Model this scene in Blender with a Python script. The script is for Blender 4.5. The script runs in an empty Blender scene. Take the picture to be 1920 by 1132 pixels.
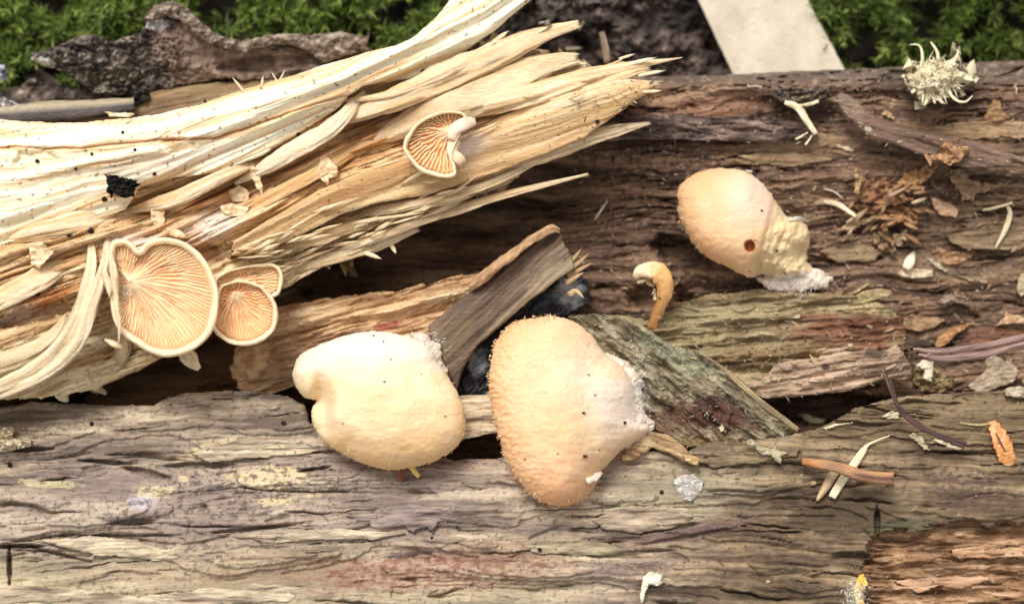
import bpy, math, random
import numpy as np
# ---------------------------------------------------------------- scene, camera, light
sc = bpy.context.scene
C = sc.collection
S = 1e-4                        # one photo pixel on the log surface = 0.1 mm
TILT = math.radians(12); D = 3400.0
CAM = np.array([0.0, -D*math.sin(TILT), D*math.cos(TILT)])
FW = np.array([0.0, math.sin(TILT), -math.cos(TILT)])
UP = np.array([0.0, math.cos(TILT), math.sin(TILT)])
cd = bpy.data.cameras.new('camera'); cam = bpy.data.objects.new('camera', cd); C.objects.link(cam)
cam.location = tuple(CAM*S); cam.rotation_euler = (TILT, 0, 0)
cd.sensor_width = 36; cd.lens = 36*D/1920; cd.clip_start = 0.005; cd.clip_end = 50
cd.dof.use_dof = True; cd.dof.focus_distance = (D-60)*S; cd.dof.aperture_fstop = 9.0
sc.camera = cam
sc.render.engine = 'CYCLES'
SUN_EL, SUN_AZ = math.radians(58), math.radians(-24)    # azimuth measured from +Y towards +X
w = bpy.data.worlds.new('World'); sc.world = w; w.use_nodes = True
nt = w.node_tree; nt.nodes.clear()
sky = nt.nodes.new('ShaderNodeTexSky'); sky.sky_type = 'NISHITA'; sky.sun_disc = False
sky.sun_elevation = SUN_EL; sky.sun_rotation = SUN_AZ; sky.dust_density = 4; sky.ozone_density = 0.6
hs = nt.nodes.new('ShaderNodeHueSaturation'); hs.inputs['Saturation'].default_value = 0.12
bg = nt.nodes.new('ShaderNodeBackground'); bg.inputs['Strength'].default_value = 0.14
wo = nt.nodes.new('ShaderNodeOutputWorld')
nt.links.new(sky.outputs[0], hs.inputs['Color']); wb = nt.nodes.new('ShaderNodeMix'); wb.data_type = 'RGBA'; wb.blend_type = 'MULTIPLY'; wb.inputs['Factor'].default_value = 1; wb.inputs[7].default_value = (1, .955, .915, 1)   # camera white balance: warm daylight under trees
nt.links.new(hs.outputs[0], wb.inputs[6]); nt.links.new(wb.outputs[2], bg.inputs['Color']); nt.links.new(bg.outputs[0], wo.inputs[0])
sl = bpy.data.lights.new('sun', 'SUN'); sl.energy = 1.5; sl.angle = math.radians(22); sl.color = (1, .95, .9)
sun = bpy.data.objects.new('sun', sl); C.objects.link(sun)
from mathutils import Vector
dv = Vector((math.sin(SUN_AZ)*math.cos(SUN_EL), math.cos(SUN_AZ)*math.cos(SUN_EL), math.sin(SUN_EL)))
sun.rotation_euler = dv.to_track_quat('Z', 'Y').to_euler()
sc.view_settings.view_transform = 'Standard'; sc.view_settings.look = 'None'
sc.view_settings.exposure = 0.33; sc.view_settings.gamma = 1; sc.view_settings.use_curve_mapping = False

def W(u, v, z):
    u, v, z = np.broadcast_arrays(np.asarray(u, float), np.asarray(v, float), np.asarray(z, float))
    dx = (u-960); dy = UP[1]*(566-v) + FW[1]*D; dz = UP[2]*(566-v) + FW[2]*D
    l = (z-CAM[2])/dz
    return np.stack([l*dx, CAM[1]+l*dy, z], -1)*S

# ---------------------------------------------------------------- numpy noise
def _hash(ix, iy, seed):
    h = (ix.astype(np.int64)*374761393 + iy.astype(np.int64)*668265263 + seed*2147483647 + 1013904223) & 0xffffffff
    h = ((h ^ (h >> 13))*1274126177) & 0xffffffff
    return (h ^ (h >> 16)) & 0xffff
_A = np.arange(65536)/65536*2*math.pi
GX, GY = np.cos(_A), np.sin(_A)
def pn(x, y, seed=0):
    x = np.asarray(x, float); y = np.asarray(y, float); x, y = np.broadcast_arrays(x, y)
    ix = np.floor(x); iy = np.floor(y); fx = x-ix; fy = y-iy; ix = ix.astype(np.int64); iy = iy.astype(np.int64)
    a = fx*fx*fx*(fx*(fx*6-15)+10); b = fy*fy*fy*(fy*(fy*6-15)+10)
    def g(i, j):
        h = _hash(ix+i, iy+j, seed); return GX[h]*(fx-i)+GY[h]*(fy-j)
    n0 = g(0,0); n1 = g(1,0); n2 = g(0,1); n3 = g(1,1)
    return ((n0+(n1-n0)*a)*(1-b)+(n2+(n3-n2)*a)*b)*1.5
def fbm(x, y, o=4, seed=0, gain=.5):
    r = 0; a = 1; t = 0
    for k in range(o):
        r = r+a*pn(x*2**k+17.3*k, y*2**k+9.1*k, seed+k*31); t += a; a *= gain
    return r/t
def sm(a, b, x):
    t = np.clip((x-a)/(b-a), 0, 1); return t*t*(3-2*t)
def lin(c):
    c = np.array(c, float)/255
    return np.where(c <= .04045, c/12.92, ((c+.055)/1.055)**2.4)
def mix(a, b, m):
    m = np.clip(m, 0, 1)[..., None]; return a*(1-m)+b*m
def ramp(x, stops):                        # [(pos, srgb)]
    ps = [p for p, _ in stops]; cs = np.array([lin(c) for _, c in stops])
    return np.stack([np.interp(x, ps, cs[:, k]) for k in range(3)], -1)
def patch(u, v, cx, cy, rx, ry, ang=0, rag=.5, seed=0, soft=.25, sc_=None):
    c, s = math.cos(math.radians(ang)), math.sin(math.radians(ang))
    x = (u-cx)*c-(v-cy)*s; y = (u-cx)*s+(v-cy)*c
    L = sc_ or max(8, min(rx, ry)*.6)
    d = np.sqrt((x/rx)**2+(y/ry)**2) + rag*fbm(x/L/1.8, y/L, 4, seed+5)
    return 1-sm(1-soft, 1+soft, d)
def terrace(q, n, k=.1):
    f = q*n; fl = np.floor(f); fr = f-fl; return (fl+sm(0, k, fr))/n, fl

# ---------------------------------------------------------------- materials
MATS = {}
def mat(name, rough=.8, ang=0, an=.15, bump=.35, scale=3500, var=.35, sss=0, rad=(.0022, .0011, .0005), coat=0, spec=.3, trans=0):
    if name in MATS: return MATS[name]
    m = bpy.data.materials.new(name); m.use_nodes = True; t = m.node_tree; N = t.nodes; L = t.links
    p = N['Principled BSDF']; p.inputs['Roughness'].default_value = rough
    p.inputs['Specular IOR Level'].default_value = spec
    at = N.new('ShaderNodeAttribute'); at.attribute_name = 'Col'
    tc = N.new('ShaderNodeTexCoord'); mp = N.new('ShaderNodeMapping')
    mp.inputs['Rotation'].default_value = (0, 0, -math.radians(ang)); mp.inputs['Scale'].default_value = (an, 1, 1)
    mp.vector_type = 'TEXTURE' if False else 'POINT'
    L.new(tc.outputs['Object'], mp.inputs['Vector'])
    n = N.new('ShaderNodeTexNoise'); n.inputs['Scale'].default_value = scale; n.inputs['Detail'].default_value = 5; n.inputs['Roughness'].default_value = .6
    L.new(mp.outputs[0], n.inputs['Vector'])
    n2 = N.new('ShaderNodeTexNoise'); n2.inputs['Scale'].default_value = scale*.3; n2.inputs['Detail'].default_value = 4
    L.new(mp.outputs[0], n2.inputs['Vector'])
    mr = N.new('ShaderNodeMapRange'); mr.inputs['From Min'].default_value = .25; mr.inputs['From Max'].default_value = .75
    mr.inputs['To Min'].default_value = 1-var; mr.inputs['To Max'].default_value = 1+var*.8
    L.new(n.outputs['Fac'], mr.inputs['Value'])
    vm = N.new('ShaderNodeVectorMath'); vm.operation = 'SCALE'
    L.new(at.outputs['Color'], vm.inputs[0]); L.new(mr.outputs[0], vm.inputs['Scale'])
    L.new(vm.outputs[0], p.inputs['Base Color'])
    ad = N.new('ShaderNodeMath'); ad.operation = 'ADD'; L.new(n.outputs['Fac'], ad.inputs[0]); L.new(n2.outputs['Fac'], ad.inputs[1])
    b = N.new('ShaderNodeBump'); b.inputs['Strength'].default_value = bump; b.inputs['Distance'].default_value = .0004
    L.new(ad.outputs[0], b.inputs['Height']); L.new(b.outputs[0], p.inputs['Normal'])
    if sss:
        p.inputs['Subsurface Weight'].default_value = sss; p.inputs['Subsurface Radius'].default_value = rad; p.inputs['Subsurface Scale'].default_value = 1.0
    if coat: p.inputs['Coat Weight'].default_value = coat; p.inputs['Coat Roughness'].default_value = .15
    if trans: p.inputs['Transmission Weight'].default_value = trans
    MATS[name] = m; return m
M_GREY = mat('weathered_wood', .85, 0, .16, .4, 2600, .26)
M_BROWN = mat('damp_brown_wood', .6, -4, .14, .55, 2600, .4, spec=.35)
M_PALE = mat('pale_split_wood', .72, 22, .07, .5, 4200, .26, sss=.2, rad=(.0012, .0007, .0003))
M_PALEH = mat('pale_smooth_wood', .65, 10, .06, .3, 3600, .13, sss=.12, rad=(.0012, .0007, .0003))
M_BARK = mat('bark', .95, 0, 1, .8, 2200, .35)
M_SOIL = mat('soil_mat', .95, 0, 1, .8, 1500, .5)
M_WEDGE = mat('split_brown_wood', .6, 42, .08, .4, 2400, .25)
M_SLAB = mat('lichened_wood', .9, -38, .3, .8, 3200, .4)
M_CHIP = mat('wood_chip', .7, 20, .3, .5, 3200, .25)
M_CAP = mat('mushroom_skin', .75, 0, 1, .1, 5200, .06, sss=.4, rad=(.0030, .0019, .0012), spec=.25)
M_GILL = mat('mushroom_gill', .5, 0, 1, .1, 4000, .06, sss=.3, rad=(.0014, .0007, .0003), spec=.3)
M_MOSS = mat('moss_leaf', .5, 0, 1, .0, 1000, .1, sss=.15, rad=(.0005, .0009, .0002))
M_PAPER = mat('pale_card', .85, 60, .5, .25, 2200, .06)
M_NEEDLE = mat('glossy_needle', .22, 0, .1, .15, 2500, .2, coat=.6, spec=.6)
M_FUZZ = mat('white_mould', .9, 0, 1, .2, 4000, .08)
M_SEED = mat('seed_coat', .4, -60, .2, .15, 1500, .12, coat=.25)
M_WET = mat('wet_black_wood', .35, 40, .3, .6, 3000, .4, spec=.5)

# ---------------------------------------------------------------- object helpers
def props(o, label=None, cat=None, group=None, kind=None):
    if label: o['label'] = label
    if cat: o['category'] = cat
    if group: o['group'] = group
    if kind: o['kind'] = kind
    return o
def mesh(name, V, F, col, m, parent=None, smooth=True):
    me = bpy.data.meshes.new(name); V = np.asarray(V, np.float32).reshape(-1, 3); F = np.asarray(F, np.int32)
    k = F.shape[1]
    me.vertices.add(len(V)); me.vertices.foreach_set('co', V.ravel())
    me.loops.add(F.size); me.loops.foreach_set('vertex_index', F.ravel())
    me.polygons.add(len(F)); me.polygons.foreach_set('loop_start', np.arange(0, F.size, k, dtype=np.int32))
    me.polygons.foreach_set('loop_total', np.full(len(F), k, np.int32))
    if smooth: me.polygons.foreach_set('use_smooth', np.ones(len(F), bool))
    me.update(calc_edges=True)
    a = me.color_attributes.new('Col', 'FLOAT_COLOR', 'POINT')
    cc = np.ones((len(V), 4), np.float32); cc[:, :3] = np.clip(np.broadcast_to(col, (len(V), 3)), 0.002, .9); a.data.foreach_set('color', cc.ravel())
    me.materials.append(m)
    o = bpy.data.objects.new(name, me); C.objects.link(o)
    if parent: o.parent = parent; o.matrix_parent_inverse = parent.matrix_world.inverted()
    return o
def empty(name, u, v, z, label, cat, group=None, kind=None):
    o = bpy.data.objects.new(name, None); C.objects.link(o); o.empty_display_size = .005
    p = W(u, v, z); o.location = tuple(p); o.matrix_world = __import__('mathutils').Matrix.Translation(tuple(p))
    return props(o, label, cat, group, kind)

ZU0, ZV0, ZN = -600, -500, 2
ZB = np.full((1300, 1700), -420.0)
def reg(u, v, z):
    i = ((v-ZV0)/ZN).astype(int).ravel(); j = ((u-ZU0)/ZN).astype(int).ravel(); ok = (i >= 0) & (i < ZB.shape[0]) & (j >= 0) & (j < ZB.shape[1])
    np.maximum.at(ZB, (i[ok], j[ok]), z.ravel()[ok])
def top(u, v, r=4, q=.5):
    i = int((v-ZV0)/ZN); j = int((u-ZU0)/ZN); k = max(1, int(r/ZN))
    return float(np.quantile(ZB[i-k:i+k+1, j-k:j+k+1], q))
def sdf(U, V, poly):
    P = np.array(poly, float); Q = np.roll(P, -1, 0); d = np.full(U.shape, 1e18); ins = np.zeros(U.shape, bool)
    for (x0, y0), (x1, y1) in zip(P, Q):
        ex, ey = x1-x0, y1-y0; wx = U-x0; wy = V-y0; L = ex*ex+ey*ey+1e-9
        t = np.clip((wx*ex+wy*ey)/L, 0, 1); d = np.minimum(d, (wx-ex*t)**2+(wy-ey*t)**2)
        if y0 != y1:
            c = ((y0 > V) != (y1 > V)) & (U < (x1-x0)*(V-y0)/(y1-y0)+x0); ins ^= c
    return np.where(ins, 1, -1)*np.sqrt(d)
def smoothpoly(poly, n=6):
    P = np.array(poly, float); out = []
    for i in range(len(P)):
        p0, p1, p2, p3 = P[i-1], P[i], P[(i+1) % len(P)], P[(i+2) % len(P)]
        for k in range(n):
            t = k/n; out.append(.5*((2*p1)+(-p0+p2)*t+(2*p0-5*p1+4*p2-p3)*t*t+(-p0+3*p1-3*p2+p3)*t**3))
    return np.array(out)
def relief(name, m, poly, zf, cf, step=2.0, thick=60, round_=12, warp=None, parent=None, under=.25, bbox=None, register=True, seed=0):
    """a solid piece of material with outline poly (pixels) and top surface zf; real side walls going `thick` down"""
    P = np.array(poly, float)
    u0, v0 = P.min(0)-step*6; u1, v1 = P.max(0)+step*6
    if bbox: u0, v0, u1, v1 = bbox
    us = np.arange(u0, u1, step); vs = np.arange(v0, v1, step); U, V = np.meshgrid(us, vs)
    if warp:
        amp, ls, lt, ang = warp; c, s = math.cos(math.radians(ang)), math.sin(math.radians(ang))
        a = U*c-V*s; b = U*s+V*c
        wa = fbm(a/ls, b/lt, 4, seed+71, .6)*amp; wb = fbm(a/ls+40, b/lt, 4, seed+91, .6)*amp*.5
        d = sdf(U+wa*c+wb*s*0, V-wa*s+wb, P)
    else: d = sdf(U, V, P)
    d = np.clip(d, -6*step, 1e9)
    gy, gx = np.gradient(d, step); g2 = gx*gx+gy*gy; g2 = np.maximum(g2, .3)
    dd = np.minimum(d, 0); k = np.clip(-d/step/3, 0, 1)                # 0 at the edge .. 1 at the foot
    sh = np.clip(-dd, 0, None) + k*under*thick*.6
    U2 = U+gx/g2*sh*1.0; V2 = V+gy/g2*sh
    z = zf(U, V, d)
    x = np.clip(d/round_, 0, 1); z = z-np.minimum(round_, thick*.5)*(1-np.sqrt(np.clip(1-(1-x)**2, 0, 1)))*.8
    z = z-k*thick
    col = cf(U, V, d, z)
    keepv = d > -3.3*step
    kc = keepv[:-1, :-1] & keepv[1:, :-1] & keepv[:-1, 1:] & keepv[1:, 1:]
    idx = np.arange(U.size).reshape(U.shape)
    F = np.stack([idx[1:, :-1][kc], idx[1:, 1:][kc], idx[:-1, 1:][kc], idx[:-1, :-1][kc]], -1)
    used = np.unique(F); rm = np.full(U.size, -1); rm[used] = np.arange(len(used))
    X = W(U2.ravel()[used], V2.ravel()[used], z.ravel()[used])
    off = np.array(parent.matrix_world.translation) if parent else np.zeros(3)
    o = mesh(name, X, rm[F], col.reshape(-1, 3)[used], m, parent)
    if register:
        ok = d > 0; reg(U[ok], V[ok], z[ok])
    return o
def strip(name, pts, m, c1, c2, parent=None, n=None, K=12, ridge=.25, ls=60, jag=0, taper=(1, 1), seed=0, flat=1.0, tip=None, z=None, lift=0, cfun=None):
    """fibre, twig or splinter: closed tube along pts (u,v,z or None,width,thickness)"""
    P = []
    for p in pts:
        u, v, zz, ww, th = p
        if zz is None: zz = top(u, v, 6, .8)+th*.5+lift
        P.append((u, v, zz, ww, th))
    P = np.array(P, float)
    if len(P) == 2: P = np.array([P[0], P.mean(0), P[1]])
    seg = np.linalg.norm(np.diff(P[:, :2], axis=0), axis=1); tot = seg.sum(); n = n or int(np.clip(tot/5, 8, 160))
    E = np.vstack([2*P[0]-P[1], P, 2*P[-1]-P[-2]]); T = np.concatenate([[0], np.cumsum(seg)])/tot
    s = np.linspace(0, 1, n); i = np.clip(np.searchsorted(T, s, 'right')-1, 0, len(P)-2); t = ((s-T[i])/(T[i+1]-T[i]+1e-9))[:, None]
    p0, p1, p2, p3 = E[i], E[i+1], E[i+2], E[i+3]
    Q = .5*((2*p1)+(-p0+p2)*t+(2*p0-5*p1+4*p2-p3)*t*t+(-p0+3*p1-3*p2+p3)*t**3)
    tg = np.gradient(Q[:, :2], axis=0); tg /= np.linalg.norm(tg, axis=1)[:, None]+1e-9; nr = np.stack([-tg[:, 1], tg[:, 0]], -1)
    a = np.arange(K)/K*2*math.pi
    A, SS = np.meshgrid(a, s*tot); 
    rad = 1+ridge*(fbm(np.cos(A)*1.7+seed*3.1, SS/ls+np.sin(A)*1.7, 4, seed, .6)*1.1+fbm(np.cos(A)*5+seed, SS/ls*.5+np.sin(A)*5, 2, seed+1)*.9)
    tw = np.ones(n)
    if taper[0] < 1: tw *= taper[0]+(1-taper[0])*np.minimum(1, s/.25)**.7
    if taper[1] < 1: tw *= taper[1]+(1-taper[1])*np.minimum(1, (1-s)/.3)**.7
    ce = np.cos(A); se = np.sin(A); se = np.sign(se)*np.abs(se)**.55; ce = np.sign(ce)*np.abs(ce)**.8
    wid = np.maximum(Q[:, 3:4], .5)*.5*tw[:, None]; th = np.maximum(Q[:, 4:5], .5)*.5*np.sqrt(tw)[:, None]
    ox = wid*ce*rad; oz = th*se*rad
    js = np.zeros_like(A)
    if jag:
        rn = fbm(np.cos(A)*2.2+seed, np.sin(A)*2.2+seed*1.7, 3, seed+9)*2.2
        js = -np.abs(rn)*jag*sm(.75, 1, s)[:, None]+np.abs(np.roll(rn, 3, 1))*jag*sm(.25, 0, s)[:, None]*0
    U = Q[:, 0:1]+nr[:, 0:1]*ox+tg[:, 0:1]*js; V = Q[:, 1:2]+nr[:, 1:2]*ox+tg[:, 1:2]*js; Z = Q[:, 2:3]+oz
    if cfun is not None: col = cfun(U, V, s[:, None]+0*U, A)
    else:
        f = .5+fbm(A*1.6+seed, SS/ls*.5, 4, seed+3, .7)*1.7
        col = mix(lin(c1), lin(c2), f)
    if tip is not None: col = mix(col, lin(tip), (sm(.85, 1, s)[:, None]+0*U))
    X = W(U, V, Z).reshape(-1, 3); X = np.vstack([X, X[:K].mean(0), X[-K:].mean(0)])
    col = np.vstack([col.reshape(-1, 3), col[0].mean(0), col[-1].mean(0)])
    r = np.arange(n-1)[:, None]*K; k = np.arange(K)[None]; k2 = (k+1) % K
    F = np.stack([r+k, r+k2, r+K+k2, r+K+k], -1).reshape(-1, 4)
    T3 = [(n*K, (q+1) % K, q) for q in range(K)]+[(n*K+1, (n-1)*K+q, (n-1)*K+(q+1) % K) for q in range(K)]
    F = np.vstack([np.hstack([F[:, :3]]), np.stack([F[:, 0], F[:, 2], F[:, 3]], -1), np.array(T3)])
    o = mesh(name, X, F[:, ::-1], col, m, parent)
    for kx in range(0, n): reg(U[kx], V[kx], Z[kx])
    return o
def hairs(name, pos, dirs, ln, wd, cols, m, parent=None, bend=.3, seed=0):
    """many fine fibres: 2-segment blades; pos/dirs in (u,v,z) px space"""
    rs = np.random.RandomState(seed); n = len(pos); d = dirs/np.linalg.norm(dirs, axis=1)[:, None]
    side = np.cross(d, rs.normal(size=(n, 3))); side /= np.linalg.norm(side, axis=1)[:, None]+1e-9
    ln = np.broadcast_to(ln, n)[:, None]; wd = np.broadcast_to(wd, n)[:, None]; b = rs.normal(size=(n, 3))*bend*ln*.35
    p0 = pos; p1 = pos+d*ln*.5+b*.5; p2 = pos+d*ln+b*1.6
    V = np.stack([p0-side*wd*.5, p0+side*wd*.5, p1+side*wd*.5, p1-side*wd*.5, p2], 1)
    V = W(V[..., 0], V[..., 1], V[..., 2]).reshape(-1, 3); k = np.arange(n)[:, None]*5
    F = np.vstack([k+[0, 1, 2], k+[0, 2, 3], k+[3, 2, 4]])
    return mesh(name, V, F, np.repeat(cols, 5, 0), m, parent)
Rg = {1: (0, 0), 2: (640, 0), 3: (1280, 0), 4: (0, 380), 5: (640, 380), 6: (1280, 380), 7: (0, 752), 8: (640, 752), 9: (1280, 752)}
def q(r, *pts):
    ox, oy = Rg[r]; return [(ox+x/2.98, oy+y/2.98) for x, y in pts]
rnd = random.Random(4)

# ================================================================ GROUND
def zg(U, V, d): return -330+fbm(U/160, V/160, 5, 3)*70+fbm(U/25, V/25, 3, 8)*14
def cg(U, V, d, z):
    n = fbm(U/60, V/60, 5, 12)
    return ramp(n, [(-.5, (28, 24, 20)), (0, (50, 42, 36)), (.5, (88, 74, 66))])
g = relief('ground', M_SOIL, [(-2600, -2200), (4500, -2200), (4500, 3300), (-2600, 3300)], zg, cg, step=14, thick=50)
props(g, kind='structure')
def zs(U, V, d): return -250+60*sm(1290, 1180, U)+fbm(U/70, V/60, 5, 33)*70+np.abs(fbm(U/18, V/18, 3, 38))*40-(V < 60)*0
def cs(U, V, d, z):
    n = fbm(U/30, V/30, 5, 14); c = ramp(n, [(-.4, (40, 34, 34)), (0, (84, 72, 68)), (.35, (130, 112, 102)), (.6, (165, 150, 140))])
    return mix(c, lin((62, 58, 58)), sm(1180, 1300, U)*sm(90, 30, V)*.8)
o = relief('soil', M_SOIL, [(900, -260), (1500, -260), (1560, 200), (1400, 240), (900, 240)], zs, cs, step=2.5, thick=120, round_=40, warp=(30, 60, 60, 0))
props(o, kind='structure')
exec_moss = True
def moss(name, box, n, zc, label, seed, dark=1.0):
    rs = np.random.RandomState(seed); pos = []; dirs = []; ln = []; cols = []
    u0, v0, u1, v1 = box
    for i in range(n):
        bu = rs.uniform(u0, u1); bv = rs.uniform(v0, v1)
        cl = float(fbm(np.array(bu/120), np.array(bv/100), 3, seed))
        if cl < -.1: continue
        bz = zc+cl*130+rs.uniform(-30, 10)
        a = rs.uniform(0, 6.28); lean = rs.uniform(.1, 1.0); ax = np.array([math.cos(a)*lean, math.sin(a)*lean, 1.0]); ax /= np.linalg.norm(ax)
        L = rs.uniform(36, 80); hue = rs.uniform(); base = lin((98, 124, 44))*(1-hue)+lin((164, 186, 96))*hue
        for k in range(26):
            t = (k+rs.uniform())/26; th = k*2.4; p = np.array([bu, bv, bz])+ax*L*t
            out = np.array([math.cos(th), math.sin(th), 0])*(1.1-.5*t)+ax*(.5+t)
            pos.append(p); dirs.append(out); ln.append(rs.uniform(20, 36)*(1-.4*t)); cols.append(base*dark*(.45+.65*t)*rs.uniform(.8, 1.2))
    o = hairs(name, np.array(pos), np.array(dirs), np.array(ln), rs.uniform(2.6, 5, len(pos)), np.array(cols), M_MOSS, bend=.45, seed=seed)
    return props(o, label, 'moss', kind='stuff')
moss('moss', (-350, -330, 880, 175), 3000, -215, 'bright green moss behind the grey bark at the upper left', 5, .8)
moss('moss', (1530, -330, 2300, 150), 2000, -225, 'green moss darkened for dim light, behind the brown log at the upper right', 9, .55)  # dimmer light on this side is multiplied into the leaf colour

# ================================================================ BROWN LOG (behind)
BT = [(-400, 300), (200, 232), (700, 190), (1000, 150), (1120, 140), (1230, 143), (1330, 140), (1420, 137), (1500, 132), (1585, 130), (1640, 128), (1700, 124), (1760, 122), (1850, 114), (1920, 113), (2250, 110)]
BP = BT+[(2250, 860), (1700, 860), (1500, 850), (900, 880), (560, 880), (200, 850), (-400, 850)]
def tb(U, V):      # grain-aligned coordinate across the brown log
    return V-(.02*(1400-U))+18*fbm(U/260, V/160, 3, 51)+7*fbm(U/70, V/60, 3, 52)
def zb(U, V, d):
    t = tb(U, V)
    z = -75-60*sm(280, 480, V)-25*sm(480, 600, V)
    z = z-120*np.exp(-((V-(560-.42*(U-560)))/75)**2)*sm(1250, 900, U)      # hollow beneath the pale wood
    z = z-60*sm(700, 560, U)
    z = z-95*patch(U, V, 1550, 765, 130, 26, 0, .3, 8)-150*patch(U, V, 1160, 520, 60, 30, 10, .2, 9)*0
    z = z-60*patch(U, V, 1280, 480, 60, 26, -30, .4, 18)-45*patch(U, V, 1240, 560, 60, 26, 0, .4, 17)
    qq, l = terrace(fbm(U/330, t/42, 4, 61), 5, .08); z = z+qq*24
    z = z+fbm(U/220, t/14, 3, 62)*9+fbm(U/70, t/7, 3, 63)*3+fbm(U/14, V/10, 3, 64)*2.2
    cr = np.abs(fbm(U/300, t/24, 3, 65)); z = z-26*(1-sm(.0, .05, cr))*sm(-.1, .2, fbm(U/120, V/60, 2, 66))
    z = z+16*np.exp(-((V-160)/18)**2)
    return z
def cb(U, V, d, z):
    t = tb(U, V); n = fbm(U/230, t/26, 5, 67); f = fbm(U/90, t/7, 4, 68)
    c = ramp(n*1.1+f*.45, [(-.5, (66, 49, 41)), (-.15, (100, 77, 62)), (.1, (127, 99, 79)), (.35, (154, 124, 97)), (.6, (180, 150, 119))])
    c = mix(c, lin((104, 92, 82)), sm(172, 140, V)*.75)
    c = mix(c, lin((150, 108, 84)), patch(U, V, 1330, 200, 110, 18, 3, .8, 1)*.75)
    c = mix(c, lin((176, 150, 112)), patch(U, V, 1440, 300, 80, 14, 0, .9, 2)*.7)
    c = mix(c, lin((164, 134, 100)), patch(U, V, 1780, 250, 160, 22, 0, .9, 3)*.6)
    c = mix(c, lin((128, 106, 82)), patch(U, V, 1840, 470, 180, 70, 0, .9, 4)*.6)
    c = mix(c, lin((128, 112, 88)), patch(U, V, 960, 440, 80, 12, 24, .6, 5)*.6)
    dots = sm(.22, .3, fbm(U/11, V/9, 2, 69))*patch(U, V, 1250, 325, 220, 50, 0, .6, 6)
    c = mix(c, lin((44, 32, 32)), dots*.85)
    dots = sm(.3, .4, fbm(U/8, V/7, 2, 70)); c = mix(c, lin((52, 38, 34)), dots*.5)
    lt = sm(.26, .42, fbm(U/16, V/6, 3, 171)); c = mix(c, lin((190, 165, 135)), lt*.5*sm(1000, 1200, U))
    c = mix(c, lin((170, 130, 88)), sm(700, 500, U)*.45)
    return c
brown = empty('brown_log', 1300, 400, -200, 'dark brown decayed log with streaky grain behind the mushrooms', 'log')
relief('log_surface', M_BROWN, BP, zb, cb, step=2.1, thick=160, round_=22, warp=(5, 60, 30, 0), parent=brown)

# ================================================================ GREY LOG (front)
GP = [(-400, 775), (0, 762), (60, 752), (180, 757), (290, 760), (318, 742), (350, 735), (420, 733), (480, 732), (540, 742), (572, 758), (582, 790), (600, 812), (700, 815),
      (850, 862), (930, 858), (1000, 850), (1200, 845), (1290, 845), (1330, 828), (1430, 822), (1500, 812), (1560, 790), (1600, 765), (1640, 752), (1700, 742), (1780, 735), (1850, 732), (2250, 720),
      (2250, 1450), (-400, 1450)]
def tg_(U, V):
    return V+.0*U+22*np.sin((U-200)/420)+9*fbm(U/340, V/160, 2, 21)+6*fbm(U/60, V/50, 3, 22)
RECESS = [(1628, 1005), (1700, 998), (1760, 985), (1800, 975), (1860, 985), (2250, 970), (2250, 1460), (1612, 1460), (1622, 1090)]
def rec(U, V):
    return sdf(U+26*fbm(U/45, V/34, 4, 40, .6), V+22*fbm(U/50, V/25, 4, 41, .6), RECESS)
def zgr(U, V, d):
    t = tg_(U, V)
    z = 18*sm(760, 960, V)-8-.00012*(V-960)**2*sm(960, 1400, V)
    z = z-16*sm(1100, 1500, U)*sm(960, 760, V)
    q1, l = terrace(fbm(U/420, t/60, 2, 23)+.05*fbm(U/50, t/25, 4, 39), 4, .05); z = z+q1*26
    q2, l = terrace(fbm(U/230, t/26, 2, 24)+.10*fbm(U/24, t/12, 4, 37), 3, .06); rm = .25+sm(-.25, .35, fbm(U/200, V/70, 3, 49)); z = z+q2*9*rm
    z = z+(fbm(U/300, t/11, 3, 25)*5+fbm(U/60, t/5, 3, 26)*1.6)*rm+fbm(U/9, V/7, 3, 27)*1.0
    cr = np.abs(fbm(U/560, t/36, 2, 28)+.012*fbm(U/20, t/10, 2, 38)); m = sm(.1, .3, fbm(U/170, V/50, 2, 29)); z = z-20*(1-sm(.0, .06, cr))*m
    cr = np.abs(fbm(U/420, t/20, 2, 30)); m = sm(.15, .4, fbm(U/120, V/40, 2, 31)); z = z-7*(1-sm(.0, .13, cr))*m
    # the cracks and slits seen in the photograph
    for cx, cy, rx, ry, an, dp in ((250, 978, 38, 6, 3, 26), (60, 842, 34, 5, 2, 34), (200, 866, 48, 4, -4, 22), (275, 886, 40, 6, -12, 24), (370, 872, 62, 6, 2, 20), (590, 879, 30, 3, 8, 24), (40, 1024, 40, 4, 0, 30),
                                   (1668, 910, 6, 4, 0, 10), (110, 1038, 60, 3, -14, 18), (18, 1062, 4, 38, 0, 34), (1645, 978, 5, 26, 0, 30), (640, 845, 60, 3, 4, 16), (1770, 850, 90, 4, 0, 12), (1310, 1002, 110, 4, 10, 10), (240, 1004, 90, 3, 1, 18), (480, 990, 90, 4, 6, 18), (1250, 990, 60, 5, 8, 14)):
        z = z-dp*patch(U, V, cx, cy, rx, ry, an, .35, int(cx), .3, 14)
    z = z-9*(1-sm(0, 5, np.abs(V-(1008-.08*(U-380)+10*np.sin(U/45)))))*sm(150, 200, U)*sm(900, 700, U)
    r = rec(U, V); z = z-34*sm(-3, 4, r)+sm(0, 10, r)*(fbm(U/90, V/16, 4, 42)*22+terrace(fbm(U/130, V/26, 3, 43, .6), 5, .08)[0]*24)
    return z
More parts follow.
